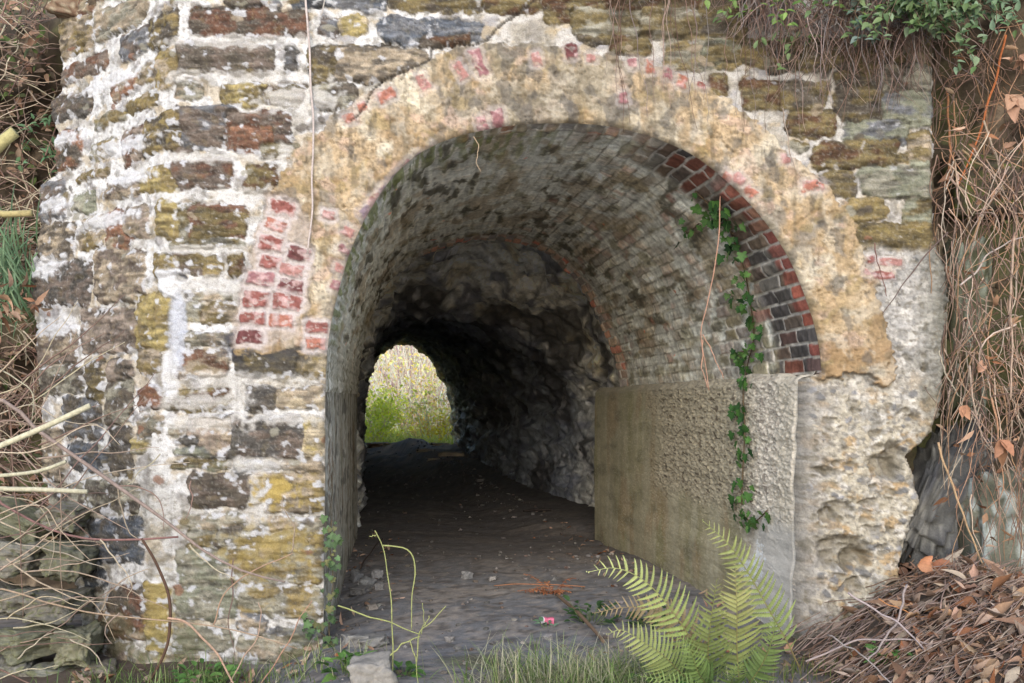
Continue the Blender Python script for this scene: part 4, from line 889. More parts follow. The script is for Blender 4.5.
# ------------------------------------------------------------------ fern
fern = thing('fern', (P(722, 690, -.72)[0], -.72, .0), 'large green fern with arching fronds growing at the right foot of the arch', 'fern')
def frond(pts, Lmax, col, tipcol, seed, side_tilt=.25, label=None, both=(1, 1), n=23, curlp=.30):
    r = random.Random(seed); p = resample(catmull(pts, 8), 60); mb = MB()
    L = np.linalg.norm(np.diff(p, axis=0), axis=1).sum()
    cols = np.array([K((150, 132, 92)) * (1 - t) + K(tipcol) * t for t in np.linspace(0, 1, 60)])
    mb.tube(p, [.0035, .003, .0012], cols, 5)
    T = np.gradient(p, axis=0); T /= np.linalg.norm(T, axis=1)[:, None]
    view = np.array([0, -1, .35]); view /= np.linalg.norm(view)
    m = int(n)
    for k in range(m):
        t = .12 + .88 * (k / (m - 1)) ** .92
        i = min(59, int(t * 59)); f = (1 - ((t - .12) / .88)) ; prof = min(1, (t - .04) / .22) * (f ** .62) + .04
        for s in (1, -1):
            if both[0 if s > 0 else 1] == 0: continue
            Ti = T[i]; sd = np.cross(Ti, view); sd /= np.linalg.norm(sd); nn = np.cross(sd, Ti)
            d = s * sd * .94 + Ti * (.30 + .25 * t) + nn * (side_tilt * (s * .6 + .2)) + np.array([r.gauss(0, .05)] * 3)
            d /= np.linalg.norm(d); ln = Lmax * prof * r.uniform(.9, 1.06); wd = max(.004, ln * .17 if ln < .06 else .013 + .012 * (ln / Lmax))
            q = np.cross(d, nn); q /= np.linalg.norm(q); mN = np.cross(q, d)
            K_ = 11; ts = np.linspace(0, 1, K_ * 2 + 1)
            base = p[i] + Ti * (.004 * s)
            cen = base + d[None] * (ts * ln)[:, None] - mN[None] * (curlp * ln * ts ** 2)[:, None]
            saw = np.where(np.arange(len(ts)) % 2 == 0, .58, 1.0)
            w_ = wd / 2 * (1 - ts ** 2.2) ** .8 * saw + .0004
            up = mN[None] * (.12 * wd)
            sh = d[None] * (np.where(np.arange(len(ts)) % 2 == 1, .012 * ln, 0))[:, None]
            A_ = cen + q[None] * w_[:, None] + up + sh; B_ = cen - q[None] * w_[:, None] + up + sh
            cc_ = K(col) * (1 - t) + K(tipcol) * t; cc_ = cc_ * r.uniform(.78, 1.2)
            Cc = np.array([cc_ * (1 - .1 * x_) + K((170, 130, 80)) * (.14 * x_ if r.random() < .4 else 0) for x_ in ts])
            mm = len(ts); ii = np.arange(mm - 1)
            mb.add(np.vstack([cen, A_, B_]), np.vstack([Cc * 1.12, Cc * .97, Cc * .97]), np.vstack([np.stack([ii, ii + 1, mm + ii + 1, mm + ii], 1), np.stack([ii + 1, ii, 2 * mm + ii, 2 * mm + ii + 1], 1)]))
    o = mb.build('frond', M_LEAF, fern, fern.location)
    if label: o['label'] = label
    return o
frond(pix([(712, 690, -.72), (700, 655, -.78), (682, 625, -.84), (662, 598, -.92), (640, 578, -1.0), (615, 568, -1.06), (588, 572, -1.1)], 0), .15, (136, 160, 88), (200, 206, 136), 1, label='pale green frond arching out to the left')
frond(pix([(800, 668, -.60), (786, 640, -.62), (768, 608, -.66), (750, 576, -.70), (730, 546, -.76), (703, 521, -.82)], 0), .138, (130, 150, 90), (174, 180, 114), 2, label='tall frond leaning in front of the right jamb')
frond(pix([(740, 692, -.70), (737, 650, -.76), (737, 610, -.82), (735, 564, -.86)], 0), .145, (128, 148, 84), (176, 172, 114), 3)
frond(pix([(712, 692, -.72), (708, 655, -.86), (711, 620, -.94), (717, 580, -1.0)], 0), .13, (106, 132, 78), (150, 154, 96), 4)
frond(pix([(706, 690, -.74), (684, 676, -.88), (664, 656, -.98), (640, 640, -1.04), (622, 630, -1.06), (608, 634, -1.06)], 0), .145, (116, 146, 82), (176, 180, 116), 5, label='short curled frond low at the left of the clump', n=26)
frond(pix([(716, 670, -.66), (690, 632, -.66), (660, 612, -.68), (628, 607, -.70), (594, 613, -.72)], 0), .11, (152, 134, 100), (176, 154, 116), 6, label='withered brown frond behind the green ones')
frond(pix([(742, 692, -.72), (760, 668, -.80), (772, 640, -.86), (776, 612, -.9)], 0), .09, (96, 124, 72), (136, 154, 92), 7)
frond(pix([(716, 694, -.74), (700, 676, -1.0), (690, 650, -1.1), (676, 632, -1.14)], 0), .10, (110, 142, 80), (150, 172, 100), 8)
frond(pix([(722, 700, -.74), (732, 680, -1.05), (742, 662, -1.15)], 0), .11, (100, 132, 74), (140, 164, 96), 9)
frond(pix([(716, 704, -.74), (690, 690, -1.05), (662, 680, -1.15), (640, 676, -1.2)], 0), .10, (106, 140, 78), (152, 174, 104), 10)

# ------------------------------------------------------------------ grass, weeds, litter
def blades(n, fn, cols, L, w_, mb, droop=.5):
    for _ in range(n):
        x, y = fn(); z = float(gz(x, y)); l = random.uniform(*L); a = random.uniform(0, 2 * PI); lean = random.uniform(.05, droop)
        d = np.array([math.cos(a), math.sin(a), 0]); sd = np.array([-d[1], d[0], 0]); k = 5; t = np.linspace(0, 1, k)
        cen = np.array([x, y, z - .005]) + d[None] * (l * lean * (t + .8 * t ** 2))[:, None] + np.array([0, 0, 1.])[None] * (l * (t - .35 * lean * t ** 2))[:, None]
        ww = random.uniform(*w_) * (1 - t ** 1.6) + .0003
        c = jit(random.choice(cols), .22); Cc = np.array([c * (.75 + .4 * q) for q in t])
        i = np.arange(k - 1)
        mb.add(np.vstack([cen + sd * ww[:, None], cen - sd * ww[:, None]]), np.vstack([Cc, Cc]), np.stack([i, i + 1, k + i + 1, k + i], 1))
def G2(cx, cy, sx, sy): return lambda: (random.gauss(cx, sx), random.gauss(cy, sy))
mb = MB()
GC = [(126, 150, 82), (150, 164, 108), (186, 182, 146), (106, 134, 68), (196, 190, 160)]
blades(1500, G2(.28, -.84, .22, .14), GC + [(186, 182, 152)], (.06, .24), (.0012, .0028), mb, 1.1)
blades(350, G2(.62, -.70, .16, .14), GC, (.05, .14), (.0012, .0026), mb, .8)
blades(260, G2(1.15, -.62, .18, .14), [(104, 120, 60), (140, 130, 84), (120, 140, 70)], (.03, .11), (.0012, .0024), mb, .8)
blades(420, G2(-1.55, -.45, .28, .16), GC[:2] + [(98, 124, 66)], (.04, .15), (.0014, .003), mb, .8)
blades(160, G2(-.95, -.42, .16, .14), GC, (.04, .13), (.0014, .003), mb, .8)
tag(mb.build('grass', M_LEAF, None, (.3, -.8, 0)), kind='stuff')
# small broad-leaved weeds
def weed(px, py, Y, n, spread, L, cols, label, cat='weed', name='weed', up=.35):
    c = P(px, py, Y); c[2] = gz(c[0], c[1]); mb = MB()
    for _ in range(n):
        a = random.uniform(0, 2 * PI); e = random.uniform(.1, 1); s0 = c + np.array([math.cos(a), math.sin(a), 0]) * spread * random.random() ** .6 + np.array([0, 0, random.random() * spread * up * 2])
        ln = random.uniform(*L)
        mb.leaf(s0, (math.cos(a), math.sin(a), e), (random.gauss(0, .3), -.4, 1), ln, ln * random.uniform(.35, .6), jit(random.choice(cols), .2), .2, .35, 5)
        mb.tube([np.array([s0[0] * .4 + c[0] * .6, s0[1] * .4 + c[1] * .6, c[2] - .01]), s0 - np.array([0, 0, .0])], .0012, jit((120, 140, 80)), 4)
    return solo(name, mb, M_LEAF, label, cat, c)
GW = [(92, 132, 66), (112, 150, 78), (78, 112, 58)]
weed(655, 678, -.85, 60, .10, (.03, .06), GW, 'bright green leafy weed between the grass and the fern')
weed(548, 602, .3, 9, .05, (.03, .05), [(126, 156, 128), (110, 146, 110)], 'small pale green leaves beside the withered frond on the floor')
weed(590, 600, .45, 40, .14, (.03, .06), [(66, 96, 54), (58, 84, 48)], 'dark green leaves at the foot of the stained concrete wall')
weed(650, 590, .42, 50, .12, (.03, .06), [(66, 96, 54), (54, 80, 46)], 'dark leafy weed behind the fern against the right wall')
weed(890, 672, -.72, 44, .10, (.03, .055), [(98, 136, 70), (112, 150, 84)], 'green weed growing through the front of the leaf pile')
weed(205, 668, -.42, 70, .13, (.03, .06), GW, 'leafy green weed at the foot of the left wall')
weed(345, 678, -.55, 40, .10, (.04, .09), GW, 'green weed in front of the left jamb')
weed(405, 668, -.62, 16, .05, (.04, .07), GW, 'small weed at the base of the thorny green stems')
weed(20, 470-330, 1.2, 1, .01, (.01, .02), GW, 'x') if False else None

# leaf litter pile at the right, twigs through it
def dead_leaf(mb, c, L, cols, flat=.6):
    a = random.uniform(0, 2 * PI); d = np.array([math.cos(a), math.sin(a), random.gauss(0, .45)]); n = np.array([random.gauss(0, flat), random.gauss(-.2, flat), 1])
    mb.leaf(c, d, n, L, L * random.uniform(.22, .58), jit(random.choice(cols), .28), random.uniform(-.3, .7), random.uniform(-.9, 1.3), 7, random.choice([None, [.05, .5, .9, 1, .8, .5, .3, .03], [.05, .3, .6, .95, 1, .7, .4, .05], [.1, .9, .7, 1, .75, .6, .3, .03]]))
DL = [(182, 148, 124), (160, 126, 104), (200, 172, 148), (136, 104, 84), (176, 152, 132), (156, 106, 76), (196, 174, 156), (188, 150, 118)]
mb = MB()
for _ in range(3000):
    x = random.uniform(1.38, 3.1); y = random.uniform(-1.5, .18) if x > 1.6 else random.uniform(-1.3, -.3)
    if x < 1.55 + .35 * (y + 1.0) and random.random() < .8: continue
    z = float(gz(x, y)) + random.random() ** 2 * .05
    dead_leaf(mb, np.array([x, y, z]), random.uniform(.03, .085) + .05 * random.random() ** 4, DL)
for _ in range(240):
    x = random.uniform(-2.1, -1.0) if random.random() < .7 else random.uniform(.3, 1.4); y = random.uniform(-.9, -.15); dead_leaf(mb, np.array([x, y, float(gz(x, y)) + .01]), random.uniform(.03, .07), DL)
for _ in range(150):
    y = random.uniform(-.5, 4.5); sd_ = random.random() < .55; x = (-1.0 - .12 * max(y, 0) + random.random() ** 2 * .5) if sd_ else (1.38 - .19 * max(y, 0) - random.random() ** 2 * .45); dead_leaf(mb, np.array([x, y, float(gz(x, y)) + .01]), random.uniform(.03, .07), DL[:3] + [(150, 96, 60)])
tag(mb.build('leaf_litter', M_DRY, None, (2, -.5, .2)), kind='stuff')
mb = MB()
for _ in range(680):
    x = random.uniform(1.35, 2.9); y = random.uniform(-1.2, .05); z = float(gz(x, y)) + random.uniform(.0, .07)
    a = random.gauss(.5, .6); l = random.uniform(.12, .45); d = np.array([math.cos(a), math.sin(a) * .6, .32 + random.gauss(0, .12)])
    if x < 1.75: d = np.array([.75, .2 + random.gauss(0, .2), .42 + random.gauss(0, .15)])
    c = np.array([x, y, z]); mb.tube(cur([c - d * l / 2, c + rv(.012), c + d * l / 2], 9, .01, 3, random.random() * 50), [random.uniform(.002, .0042), .0014], jit(random.choice([(158, 136, 126), (140, 118, 106), (172, 152, 138), (122, 96, 80)])), 4)
tag(mb.build('dry_stems', M_BARK, None, (2, -.5, .2)), kind='stuff')
def twig(pts, r, col, label, name='fallen_twig', cat='twig', Y=-.5, amp=.012, n=30):
    return strand(name, pts, Y, r, col, label, cat, n, amp)
twig([(848, 592, -.55), (870, 608, -.6), (894, 618, -.68), (914, 640, -.78), (935, 664, -.9), (950, 690, -1)], [.005, .004, .003], (186, 170, 168), 'long pale grey twig slanting across the front of the leaf pile')
twig([(828, 634, -.6), (850, 648, -.75), (872, 664, -.9), (892, 684, -1)], [.004, .003], (178, 166, 160), 'pale twig lying across the left toe of the leaf pile')
twig([(806, 662, -.62), (835, 648, -.62), (868, 640, -.66), (905, 640, -.74), (945, 648, -.82), (990, 660, -.9)], [.005, .004, .003], (172, 156, 152), 'curved grey stick lying along the lower part of the leaf pile')
twig([(914, 600, -.2), (940, 592, -.16), (962, 582, -.12), (976, 574, -.1)], [.007, .006, .003], (142, 116, 100), 'thick brown stick on top of the leaf pile')
twig([(878, 600, -.45), (905, 612, -.5), (940, 622, -.55)], [.003, .002], (200, 140, 92), 'orange tinted thin stem on the leaf pile')
twig([(905, 584, -.4), (900, 615, -.55), (884, 640, -.7), (868, 662, -.8)], [.006, .004], (176, 160, 154), 'pale stick standing down the middle of the leaf pile')
# ------------------------------------------------------------------ dead bramble tangle down the right bank
mb = MB(); random.seed(21)
TC = [(184, 158, 138), (166, 138, 120), (206, 184, 164), (142, 114, 98), (124, 102, 90), (186, 146, 116)]
for _ in range(270):
    x0 = random.uniform(2.10, 2.75); z0 = random.uniform(1.0, 2.35); y0 = random.uniform(-.28, .12) - .25 * max(0, x0 - 2.3)
    ln = random.uniform(.2, .8); a = random.gauss(0, .62)
    p0 = np.array([x0, y0, z0 + ln * .35]); p1 = p0 + np.array([math.sin(a) * ln, random.gauss(-.03, .08), -abs(math.cos(a)) * ln])
    if random.random() < .25: p1 = p0 + np.array([random.uniform(-.5, .5) * ln, random.gauss(-.05, .08), random.gauss(0, .3) * ln])
    p0[0] = max(p0[0], 2.10); p1[0] = max(p1[0], 2.08 + .1 * random.random()); md = (p0 + p1) / 2 + rv(.07); md[1] -= .03
    mb.tube(cur([p0, md, p1], 12, .02, 3, random.random() * 60), [random.uniform(.0022, .0040) + .003 * random.random() ** 4, random.uniform(.0012, .002)], jit(random.choice(TC), .25), 4)
for _ in range(170):
    x0 = random.uniform(2.10, 2.75); z0 = random.uniform(2.2, 3.25); y0 = random.uniform(-.1, .35)
    ln = random.uniform(.15, .7); a = random.gauss(0, .6); p0 = np.array([x0, y0, z0]); p1 = p0 + np.array([math.sin(a) * ln, random.gauss(0, .08), -abs(math.cos(a)) * ln]); p1[0] = max(p1[0], 2.12)
    mb.tube(cur([p0, (p0 + p1) / 2 + rv(.05), p1], 12, .02, 3, random.random() * 60), [random.uniform(.002, .004), .0013], jit(random.choice(TC[3:] + [(150, 118, 104)]), .25), 4)
for _ in range(150):
    x0 = random.uniform(2.2, 2.75); z0 = random.uniform(.3, 1.2); y0 = random.uniform(-.25, .0) - .2 * max(0, x0 - 2.3); ln = random.uniform(.2, .6); a = random.gauss(0, .35); p0 = np.array([x0, y0, z0 + ln]); p1 = p0 + np.array([math.sin(a) * ln, random.gauss(-.05, .06), -ln])
    mb.tube(cur([p0, (p0 + p1) / 2 + rv(.03), p1], 10, .015, 3, random.random() * 60), [random.uniform(.002, .0042), .0014], jit(random.choice(TC), .25), 4)
ml = MB()
for _ in range(150):
    x0 = random.uniform(2.12, 2.7); dead_leaf(ml, np.array([x0, random.uniform(-.32, .1) - .2 * max(0, x0 - 2.3), random.uniform(.5, 3.0)]), random.uniform(.03, .075), [(182, 142, 112), (160, 112, 82), (196, 162, 134), (140, 104, 82)], 1.2)
rf = lambda x_, z_: float(face_y(np.array([x_]), np.array([min(z_, 2.8)]))[0])
for _ in range(420):
    x0 = random.uniform(2.7, 4.1); z0 = random.uniform(.5, 3.3); y0 = rf(x0, z0) - random.uniform(.02, .35); ln = random.uniform(.2, .7); a = random.gauss(0, .6); p0 = np.array([x0, y0, z0]); p1 = p0 + np.array([math.sin(a) * ln, random.gauss(-.05, .08), -abs(math.cos(a)) * ln])
    mb.tube(cur([p0, (p0 + p1) / 2 + rv(.06), p1], 11, .02, 3, random.random() * 60), [random.uniform(.0022, .0045), .0014], jit(random.choice(TC), .25), 4)
for _ in range(900):
    x0 = random.uniform(2.5, 4.2); z0 = random.uniform(.4, 3.4); dead_leaf(ml, np.array([x0, rf(x0, z0) - random.uniform(0, .1), z0]), random.uniform(.03, .08), DL[:4] + [(110, 96, 80), (96, 108, 62)], 1.2)
tag(ml.build('caught_leaves', M_DRY, None, (2.4, 0, 1.5)), kind='stuff')
tag(mb.build('dead_bramble_tangle', M_BARK, None, (2.4, 0, 1.5)), kind='stuff')
def stalk(pts, r, col, label, Y=-.15, name='dead_stalk', cat='stalk'): return strand(name, pts, Y, r, col, label, cat, 30, .008)
stalk([(1006, 34), (998, 70), (985, 115), (975, 145), (968, 165), (959, 185)], [.006, .0055, .004], (198, 118, 72), 'straight orange brown stalk leaning across the upper right gap', .05)
stalk([(984, 120), (992, 145), (1000, 170), (1004, 196)], [.0055, .004], (188, 168, 148), 'straight pale stalk crossing below the orange one', .0)
stalk([(938, 443), (950, 480), (962, 512), (975, 545), (985, 570), (995, 588)], [.006, .005, .0035], (196, 164, 128), 'long tan stalk leaning in front of the dark slate rock', -.15)
stalk([(948, 90), (949, 130), (950, 160), (947, 188)], [.006, .005], (168, 118, 84), 'upright reddish brown stalk close to the wall edge under the creeper', .1)
stalk([(954, 100), (955, 140), (952, 180)], [.004, .003], (178, 136, 104), 'thin tan stalk standing right beside the reddish brown one', .1)
stalk([(1014, 236), (1010, 300), (1012, 345), (1011, 400)], [.006, .005, .004], (186, 160, 140), 'long pale vertical stalk near the right picture edge', -.3)
stalk([(960, 285), (976, 272), (985, 258), (1002, 246), (1024, 236)], [.005, .004, .003], (190, 174, 164), 'pale grey forked stem arching through the tangle', -.25)
stalk([(940, 350), (943, 366), (950, 382), (959, 396)], [.004, .003], (186, 176, 156), 'short pale bent stem on the right rim of the grey render', -.1)
stalk([(962, 150), (976, 162), (994, 172), (1006, 190)], [.006, .004], (176, 150, 116), 'tan stalk slanting down to the mossy brown rock', .05)
# single big dry leaves caught in it
def dry_leaf(px, py, Y, L, ang, label, col=(186, 138, 108), w_=.6, k=0):
    mb = MB(); c = P(px, py, Y); d = np.array([math.cos(ang), -.2, math.sin(ang)])
    random.seed(500 + k)
    for j in range(3):
        a2 = ang + (j - 1) * .5; d = np.array([math.cos(a2), random.gauss(-.2, .2), math.sin(a2)])
        mb.leaf(c, d, (random.gauss(0, .3), -1, .3), L * (1 - .22 * abs(j - 1)), L * w_ * .7, jit(col, .12), .35, random.uniform(-.2, .5), 7, [.1, .6, 1, .9, 1, .7, .45, .05])
    mb.tube([c - d * .0, c - d * L * .35], .0014, jit((140, 100, 76)), 4)
    return solo('dry_leaf', mb, M_DRY, label, 'leaf', c)
LG = None
dry_leaf(962, 406, -.32, .075, -1.2, 'crumpled dry brown leaf hanging left of the others over the lichened boulder', k=1)
dry_leaf(978, 372, -.34, .06, 1.2, 'pale curled dry leaf in the tangle above the crumpled one', (204, 160, 132), k=2)
dry_leaf(1000, 440, -.36, .12, -1.5, 'large russet dry leaf hanging in front of the lichened boulder', (176, 128, 98), k=3)
dry_leaf(1010, 95, -.1, .15, -1.5, 'large curled tan leaf at the upper right edge', (190, 152, 126), k=4)
dry_leaf(1020, 55, -.1, .09, -1.3, 'small curled tan leaf topmost at the right edge', (180, 142, 118), k=5)
dry_leaf(1004, 148, -.05, .06, .4, 'tan leaf stuck below the end of the pale stalk', (176, 138, 112), k=6)
dry_leaf(918, 566, -.15, .11, .1, 'orange brown leaf lying on the very top of the leaf pile', (196, 140, 106), k=7)
dry_leaf(934, 567, -.12, .08, .5, 'brown leaf next to the topmost one on the leaf pile', (180, 126, 96), k=8)

# ------------------------------------------------------------------ roots and creeper hanging over the top of the wall
random.seed(31); mb = MB()
RC = [(150, 124, 112), (128, 102, 90), (168, 144, 132), (112, 88, 76), (140, 128, 124)]
def topx(): 
    r_ = random.random()
    return random.uniform(1.15, 2.08) if r_ < .72 else random.uniform(.35, 1.2)
for _ in range(620):
    x0 = topx(); big = sst(.9, 1.5, x0)
    z0 = 3.42 - random.random() * (.12 + .30 * big); y0 = random.uniform(-.16, .0) - .10 * big * random.random()
    ln = random.uniform(.06, .22) + big * random.uniform(.05, .36); a = random.gauss(0, .55)
    p0 = np.array([x0, y0, z0]); p1 = p0 + np.array([math.sin(a) * ln, random.gauss(.0, .03), -abs(math.cos(a)) * ln]); p1[1] = min(p1[1], -.03)
    mb.tube(cur([p0, (p0 + p1) / 2 + rv(.04) - np.array([0, .02, 0]), p1], 12, .025, 3, random.random() * 60), [random.uniform(.0016, .0034), .0010], jit(random.choice(RC), .25), 4)
for _ in range(46):
    x0 = random.uniform(.45, 1.95); ln = random.uniform(.3, .75); p0 = np.array([x0, -.06, 3.3 - .1 * random.random()]); p1 = p0 + np.array([random.gauss(0, .05), random.gauss(0, .01), -ln])
    mb.tube(cur([p0, (p0 + p1) / 2 + rv(.02), p1], 16, .02, 4, random.random() * 60), [.0024, .0010], jit(random.choice(RC), .2), 4)
tag(mb.build('hanging_roots', M_BARK, None, (1.4, -.1, 3.2)), kind='stuff')
def creeper(name, centre, sprays, n, L, cols, label, cat, seed, spreadx=.0):
    random.seed(seed); t = thing(name, centre, label, cat); stm, fol = MB(), MB(); centre = np.array(centre)
    for s in range(sprays):
        p0 = centre + np.array([random.uniform(-1, 1) * spreadx, random.uniform(-.02, .1), random.uniform(.0, .12)])
        d = np.array([random.gauss(0, .7), -.5, random.gauss(-.45, .45)]); ln = random.uniform(.12, .32); p1 = p0 + d * ln; pth = cur([p0, (p0 + p1) / 2 + rv(.02) + np.array([0, 0, .03]), p1], 14, .012, 3, s)
        stm.tube(pth, [.003, .0012], K((112, 92, 72)), 4)
        for k in range(n):
            q = pth[random.randrange(2, 14)] + rv(.012); a = random.uniform(0, 2 * PI)
            dd = np.array([math.cos(a), -.25, math.sin(a) * .7]); l = random.uniform(*L)
            fol.leaf(q, dd, (random.gauss(0, .35), -.7, .75), l, l * random.uniform(.45, .62), jit(random.choice(cols), .2), .18, .25, 4)
    stm.build('stem', M_BARK, t, t.location); fol.build('foliage', M_LEAF, t, t.location)
    return t
creeper('leafy_creeper', (1.93, -.22, 3.09), 62, 13, (.028, .055), [(98, 122, 74), (118, 140, 92), (82, 106, 64), (132, 150, 116)], 'bushy green leafed creeper spilling over the top right corner of the wall', 'creeper', 41, .20)
creeper('leafy_creeper', (2.25, -.16, 3.11), 34, 12, (.028, .055), [(126, 152, 118), (110, 138, 96), (148, 172, 138)], 'grey green creeper right of the bushy one above the dark gap', 'creeper', 42, .20)
creeper('leafy_creeper', (1.27, -.14, 3.16), 14, 8, (.03, .05), [(132, 160, 84), (112, 142, 70)], 'small sprig of fresh leaves at the top edge above the plaster arch', 'creeper', 43, .10)
creeper('leafy_creeper', (1.64, -.2, 3.1), 9, 7, (.03, .055), [(132, 148, 136), (110, 130, 112)], 'grey leaved sprig among the hanging roots', 'creeper', 44, .06)
creeper('leafy_creeper', (1.38, -.1, 2.98), 6, 5, (.03, .05), [(104, 128, 76), (120, 142, 92)], 'thin leafy sprig drooping below the hanging roots', 'creeper', 45, .06)

# ------------------------------------------------------------------ left side: bare shrub, canes, cut stubs
random.seed(51)
sh = thing('bare_shrub', P(-60, 640, -.3), 'leafless shrub with many thin interlaced branches at the left picture edge', 'shrub')
BC = [(190, 172, 150), (168, 146, 128), (150, 124, 112), (200, 186, 160), (134, 108, 98)]
trace = [[(-30, 400), (20, 385), (60, 330), (78, 300)], [(-30, 470), (10, 440), (45, 400), (70, 345), (76, 332)], [(-30, 540), (40, 500), (80, 480), (130, 470), (190, 462)], [(-30, 585), (30, 556), (65, 530), (85, 515)],
 [(-30, 610), (40, 590), (90, 600), (115, 640)], [(-20, 640), (30, 632), (66, 634)], [(-20, 660), (30, 640), (80, 640)], [(-30, 690), (20, 672), (60, 665)], [(-20, 420), (30, 405), (60, 420), (98, 424)], [(-20, 360), (18, 380), (34, 400), (28, 440)],
 [(-30, 455), (40, 450), (72, 432), (98, 424), (122, 446)], [(10, 400), (14, 470), (20, 540), (22, 620)], [(60, 470), (62, 520), (60, 560), (64, 600)], [(-20, 520), (40, 505), (60, 530), (90, 560)], [(118, 488), (125, 522), (146, 548)], [(115, 485), (150, 490), (163, 510), (164, 530)],
 [(160, 455), (140, 472), (128, 485)], [(190, 480), (192, 500), (186, 520)], [(100, 540), (130, 580), (128, 600)], [(70, 640), (100, 660), (110, 690)], [(-20, 500), (30, 500), (55, 540), (48, 575)], [(40, 540), (70, 545), (110, 544)], [(-30, 430), (10, 420), (40, 432), (70, 470)],
 [(100, 612), (112, 590), (130, 576), (150, 568)], [(118, 612), (105, 630), (112, 642)], [(190, 544), (210, 566), (236, 580)], [(292, 554), (295, 530), (284, 510), (282, 494)], [(232, 560), (233, 590), (230, 625), (234, 655)]]
for _ in range(34):
    y_ = random.uniform(380, 670); l_ = random.uniform(50, 130); a_ = random.gauss(-.1, .5); x_ = random.uniform(-40, 40); trace.append([(x_, y_), (x_ + l_ * .5, y_ + l_ * .5 * a_ + random.gauss(0, 7)), (x_ + l_, y_ + l_ * a_)])
for k, tr in enumerate(trace):
    m = MB(); Yb = random.uniform(-.55, -.15); m.tube(cur(pix(tr, Yb), 26, .012, 4, k), [random.uniform(.0026, .0052), .003, .0014], jit(random.choice(BC), .12), 5); m.build('branch', M_BARK, sh, sh.location)
def cane(pts, r, col, label, Y, name='cane', cat='branch', sides=8):
    m = MB(); p = cur(pix(pts, Y), 36, .008, 4, pts[0][1]); m.tube(p, r, jit(col, .05), sides); return solo(name, m, M_BARK, label, cat, p[0])
cane([(-420, 612), (-200, 507), (-40, 462), (0, 446), (45, 426), (90, 405)], [.013, .012, .0105], (204, 192, 164), 'thick pale cut branch pointing up towards the wall at the left edge', -1.3, 'cut_branch')
cane([(-420, 630), (-200, 525), (-40, 480), (0, 475), (40, 470), (66, 461)], [.009, .0085, .007], (200, 188, 164), 'pale cut branch below the thickest one', -1.25, 'cut_branch')
cane([(-420, 639), (-200, 534), (-40, 489), (0, 489), (40, 489), (86, 491)], [.0105, .010, .009], (202, 190, 162), 'level pale cut branch, lowest of the three thick ones', -1.3, 'cut_branch')
cane([(-420, 318), (-200, 238), (-30, 168), (0, 145), (16, 132)], [.024, .022, .02], (190, 178, 122), 'thick yellow green cut stub sticking in high on the left', -1.6, 'cut_branch')
cane([(-420, 364), (-200, 259), (-30, 214), (0, 214), (31, 213)], [.014, .013, .012], (190, 176, 126), 'short yellowish cut stub below the thick one on the left', -1.3, 'cut_branch')
cane([(-420, 550), (-200, 445), (-10, 400), (30, 424), (70, 452), (120, 488), (165, 521), (205, 553), (245, 573), (284, 582)], [.0075, .0085, .009, .009, .004], (160, 138, 132), 'long mauve grey cane slanting down in front of the left wall', -.5)
cane([(-420, 636), (-200, 531), (-30, 486), (0, 503), (45, 527), (85, 538), (130, 539), (178, 536)], [.0065, .0065, .005], (140, 106, 100), 'reddish cane running level behind the slanting one', -.4)
cane([(-420, 740), (-200, 635), (-20, 590), (40, 600), (90, 612), (140, 618), (200, 624), (250, 634), (298, 649)], [.006, .0055, .004, .0025], (178, 152, 132), 'long tan cane running low across the foot of the left wall', -.45)
cane([(142, 538), (156, 562), (167, 590), (171, 620), (167, 645), (152, 676), (144, 690)], [.006, .0075, .007, .006], (98, 74, 62), 'dark brown stem bowed like a hook beside the wall corner', -.4)
cane([(168, 618), (186, 622), (205, 640), (222, 664), (238, 690)], [.0055, .005, .004], (190, 160, 140), 'pale stem arching down from the low tan cane', -.5)
cane([(213, 625), (222, 598), (238, 580), (262, 566), (293, 553)], [.0035, .003, .002], (184, 150, 124), 'thin tan shoot curving up to the right in front of yellow lichen', -.35)
cane([(226, 690), (242, 660), (256, 640), (262, 616), (258, 602)], [.0035, .003, .002], (190, 160, 136), 'thin upright shoot at the foot of the left wall', -.45)
cane([(256, 690), (284, 650), (300, 620), (312, 600)], [.0035, .003, .002], (180, 140, 116), 'thin slanting shoot near the left jamb', -.45)

# left bank growth
m = MB(); random.seed(61)
for _ in range(950):
    x0 = random.uniform(-4.1, -2.72); z0 = random.uniform(.6, 3.6); y0 = float(face_y(np.array([x0]), np.array([z0]))[0]) - random.uniform(.02, .6)
    ln = random.uniform(.2, .8); a = random.gauss(.9, .8); p0 = np.array([x0, y0, z0]); p1 = p0 + np.array([math.sin(a) * ln, random.gauss(-.05, .1), math.cos(a) * ln * .6 * random.choice([1, -1])])
    p1[0] = min(p1[0], -2.6)
    m.tube(cur([p0, (p0 + p1) / 2 + rv(.06), p1], 12, .02, 3, random.random() * 60), [random.uniform(.003, .006), .0018], jit(random.choice(BC + [(120, 100, 90)]), .25), 4)
tag(m.build('bank_twigs', M_BARK, None, (-3, 1, 2)), kind='stuff')
m = MB()
for _ in range(2200):
    x0 = random.uniform(-4.0, -2.7); z0 = random.uniform(.3, 3.6); y0 = float(face_y(np.array([x0]), np.array([z0]))[0]) - random.uniform(.0, .12)
    c = np.array([x0, y0, z0]); a = random.uniform(0, 2 * PI); l = random.uniform(.03, .08)
    m.leaf(c, (math.cos(a), -.4, math.sin(a)), (random.gauss(0, .4), -1, .5), l, l * .5, jit(random.choice(DL[:4] + [(110, 96, 80), (96, 112, 60), (88, 96, 64)]), .25), .3, .3, 4)
tag(m.build('bank_leaves', M_DRY, None, (-3, 1, 2)), kind='stuff')
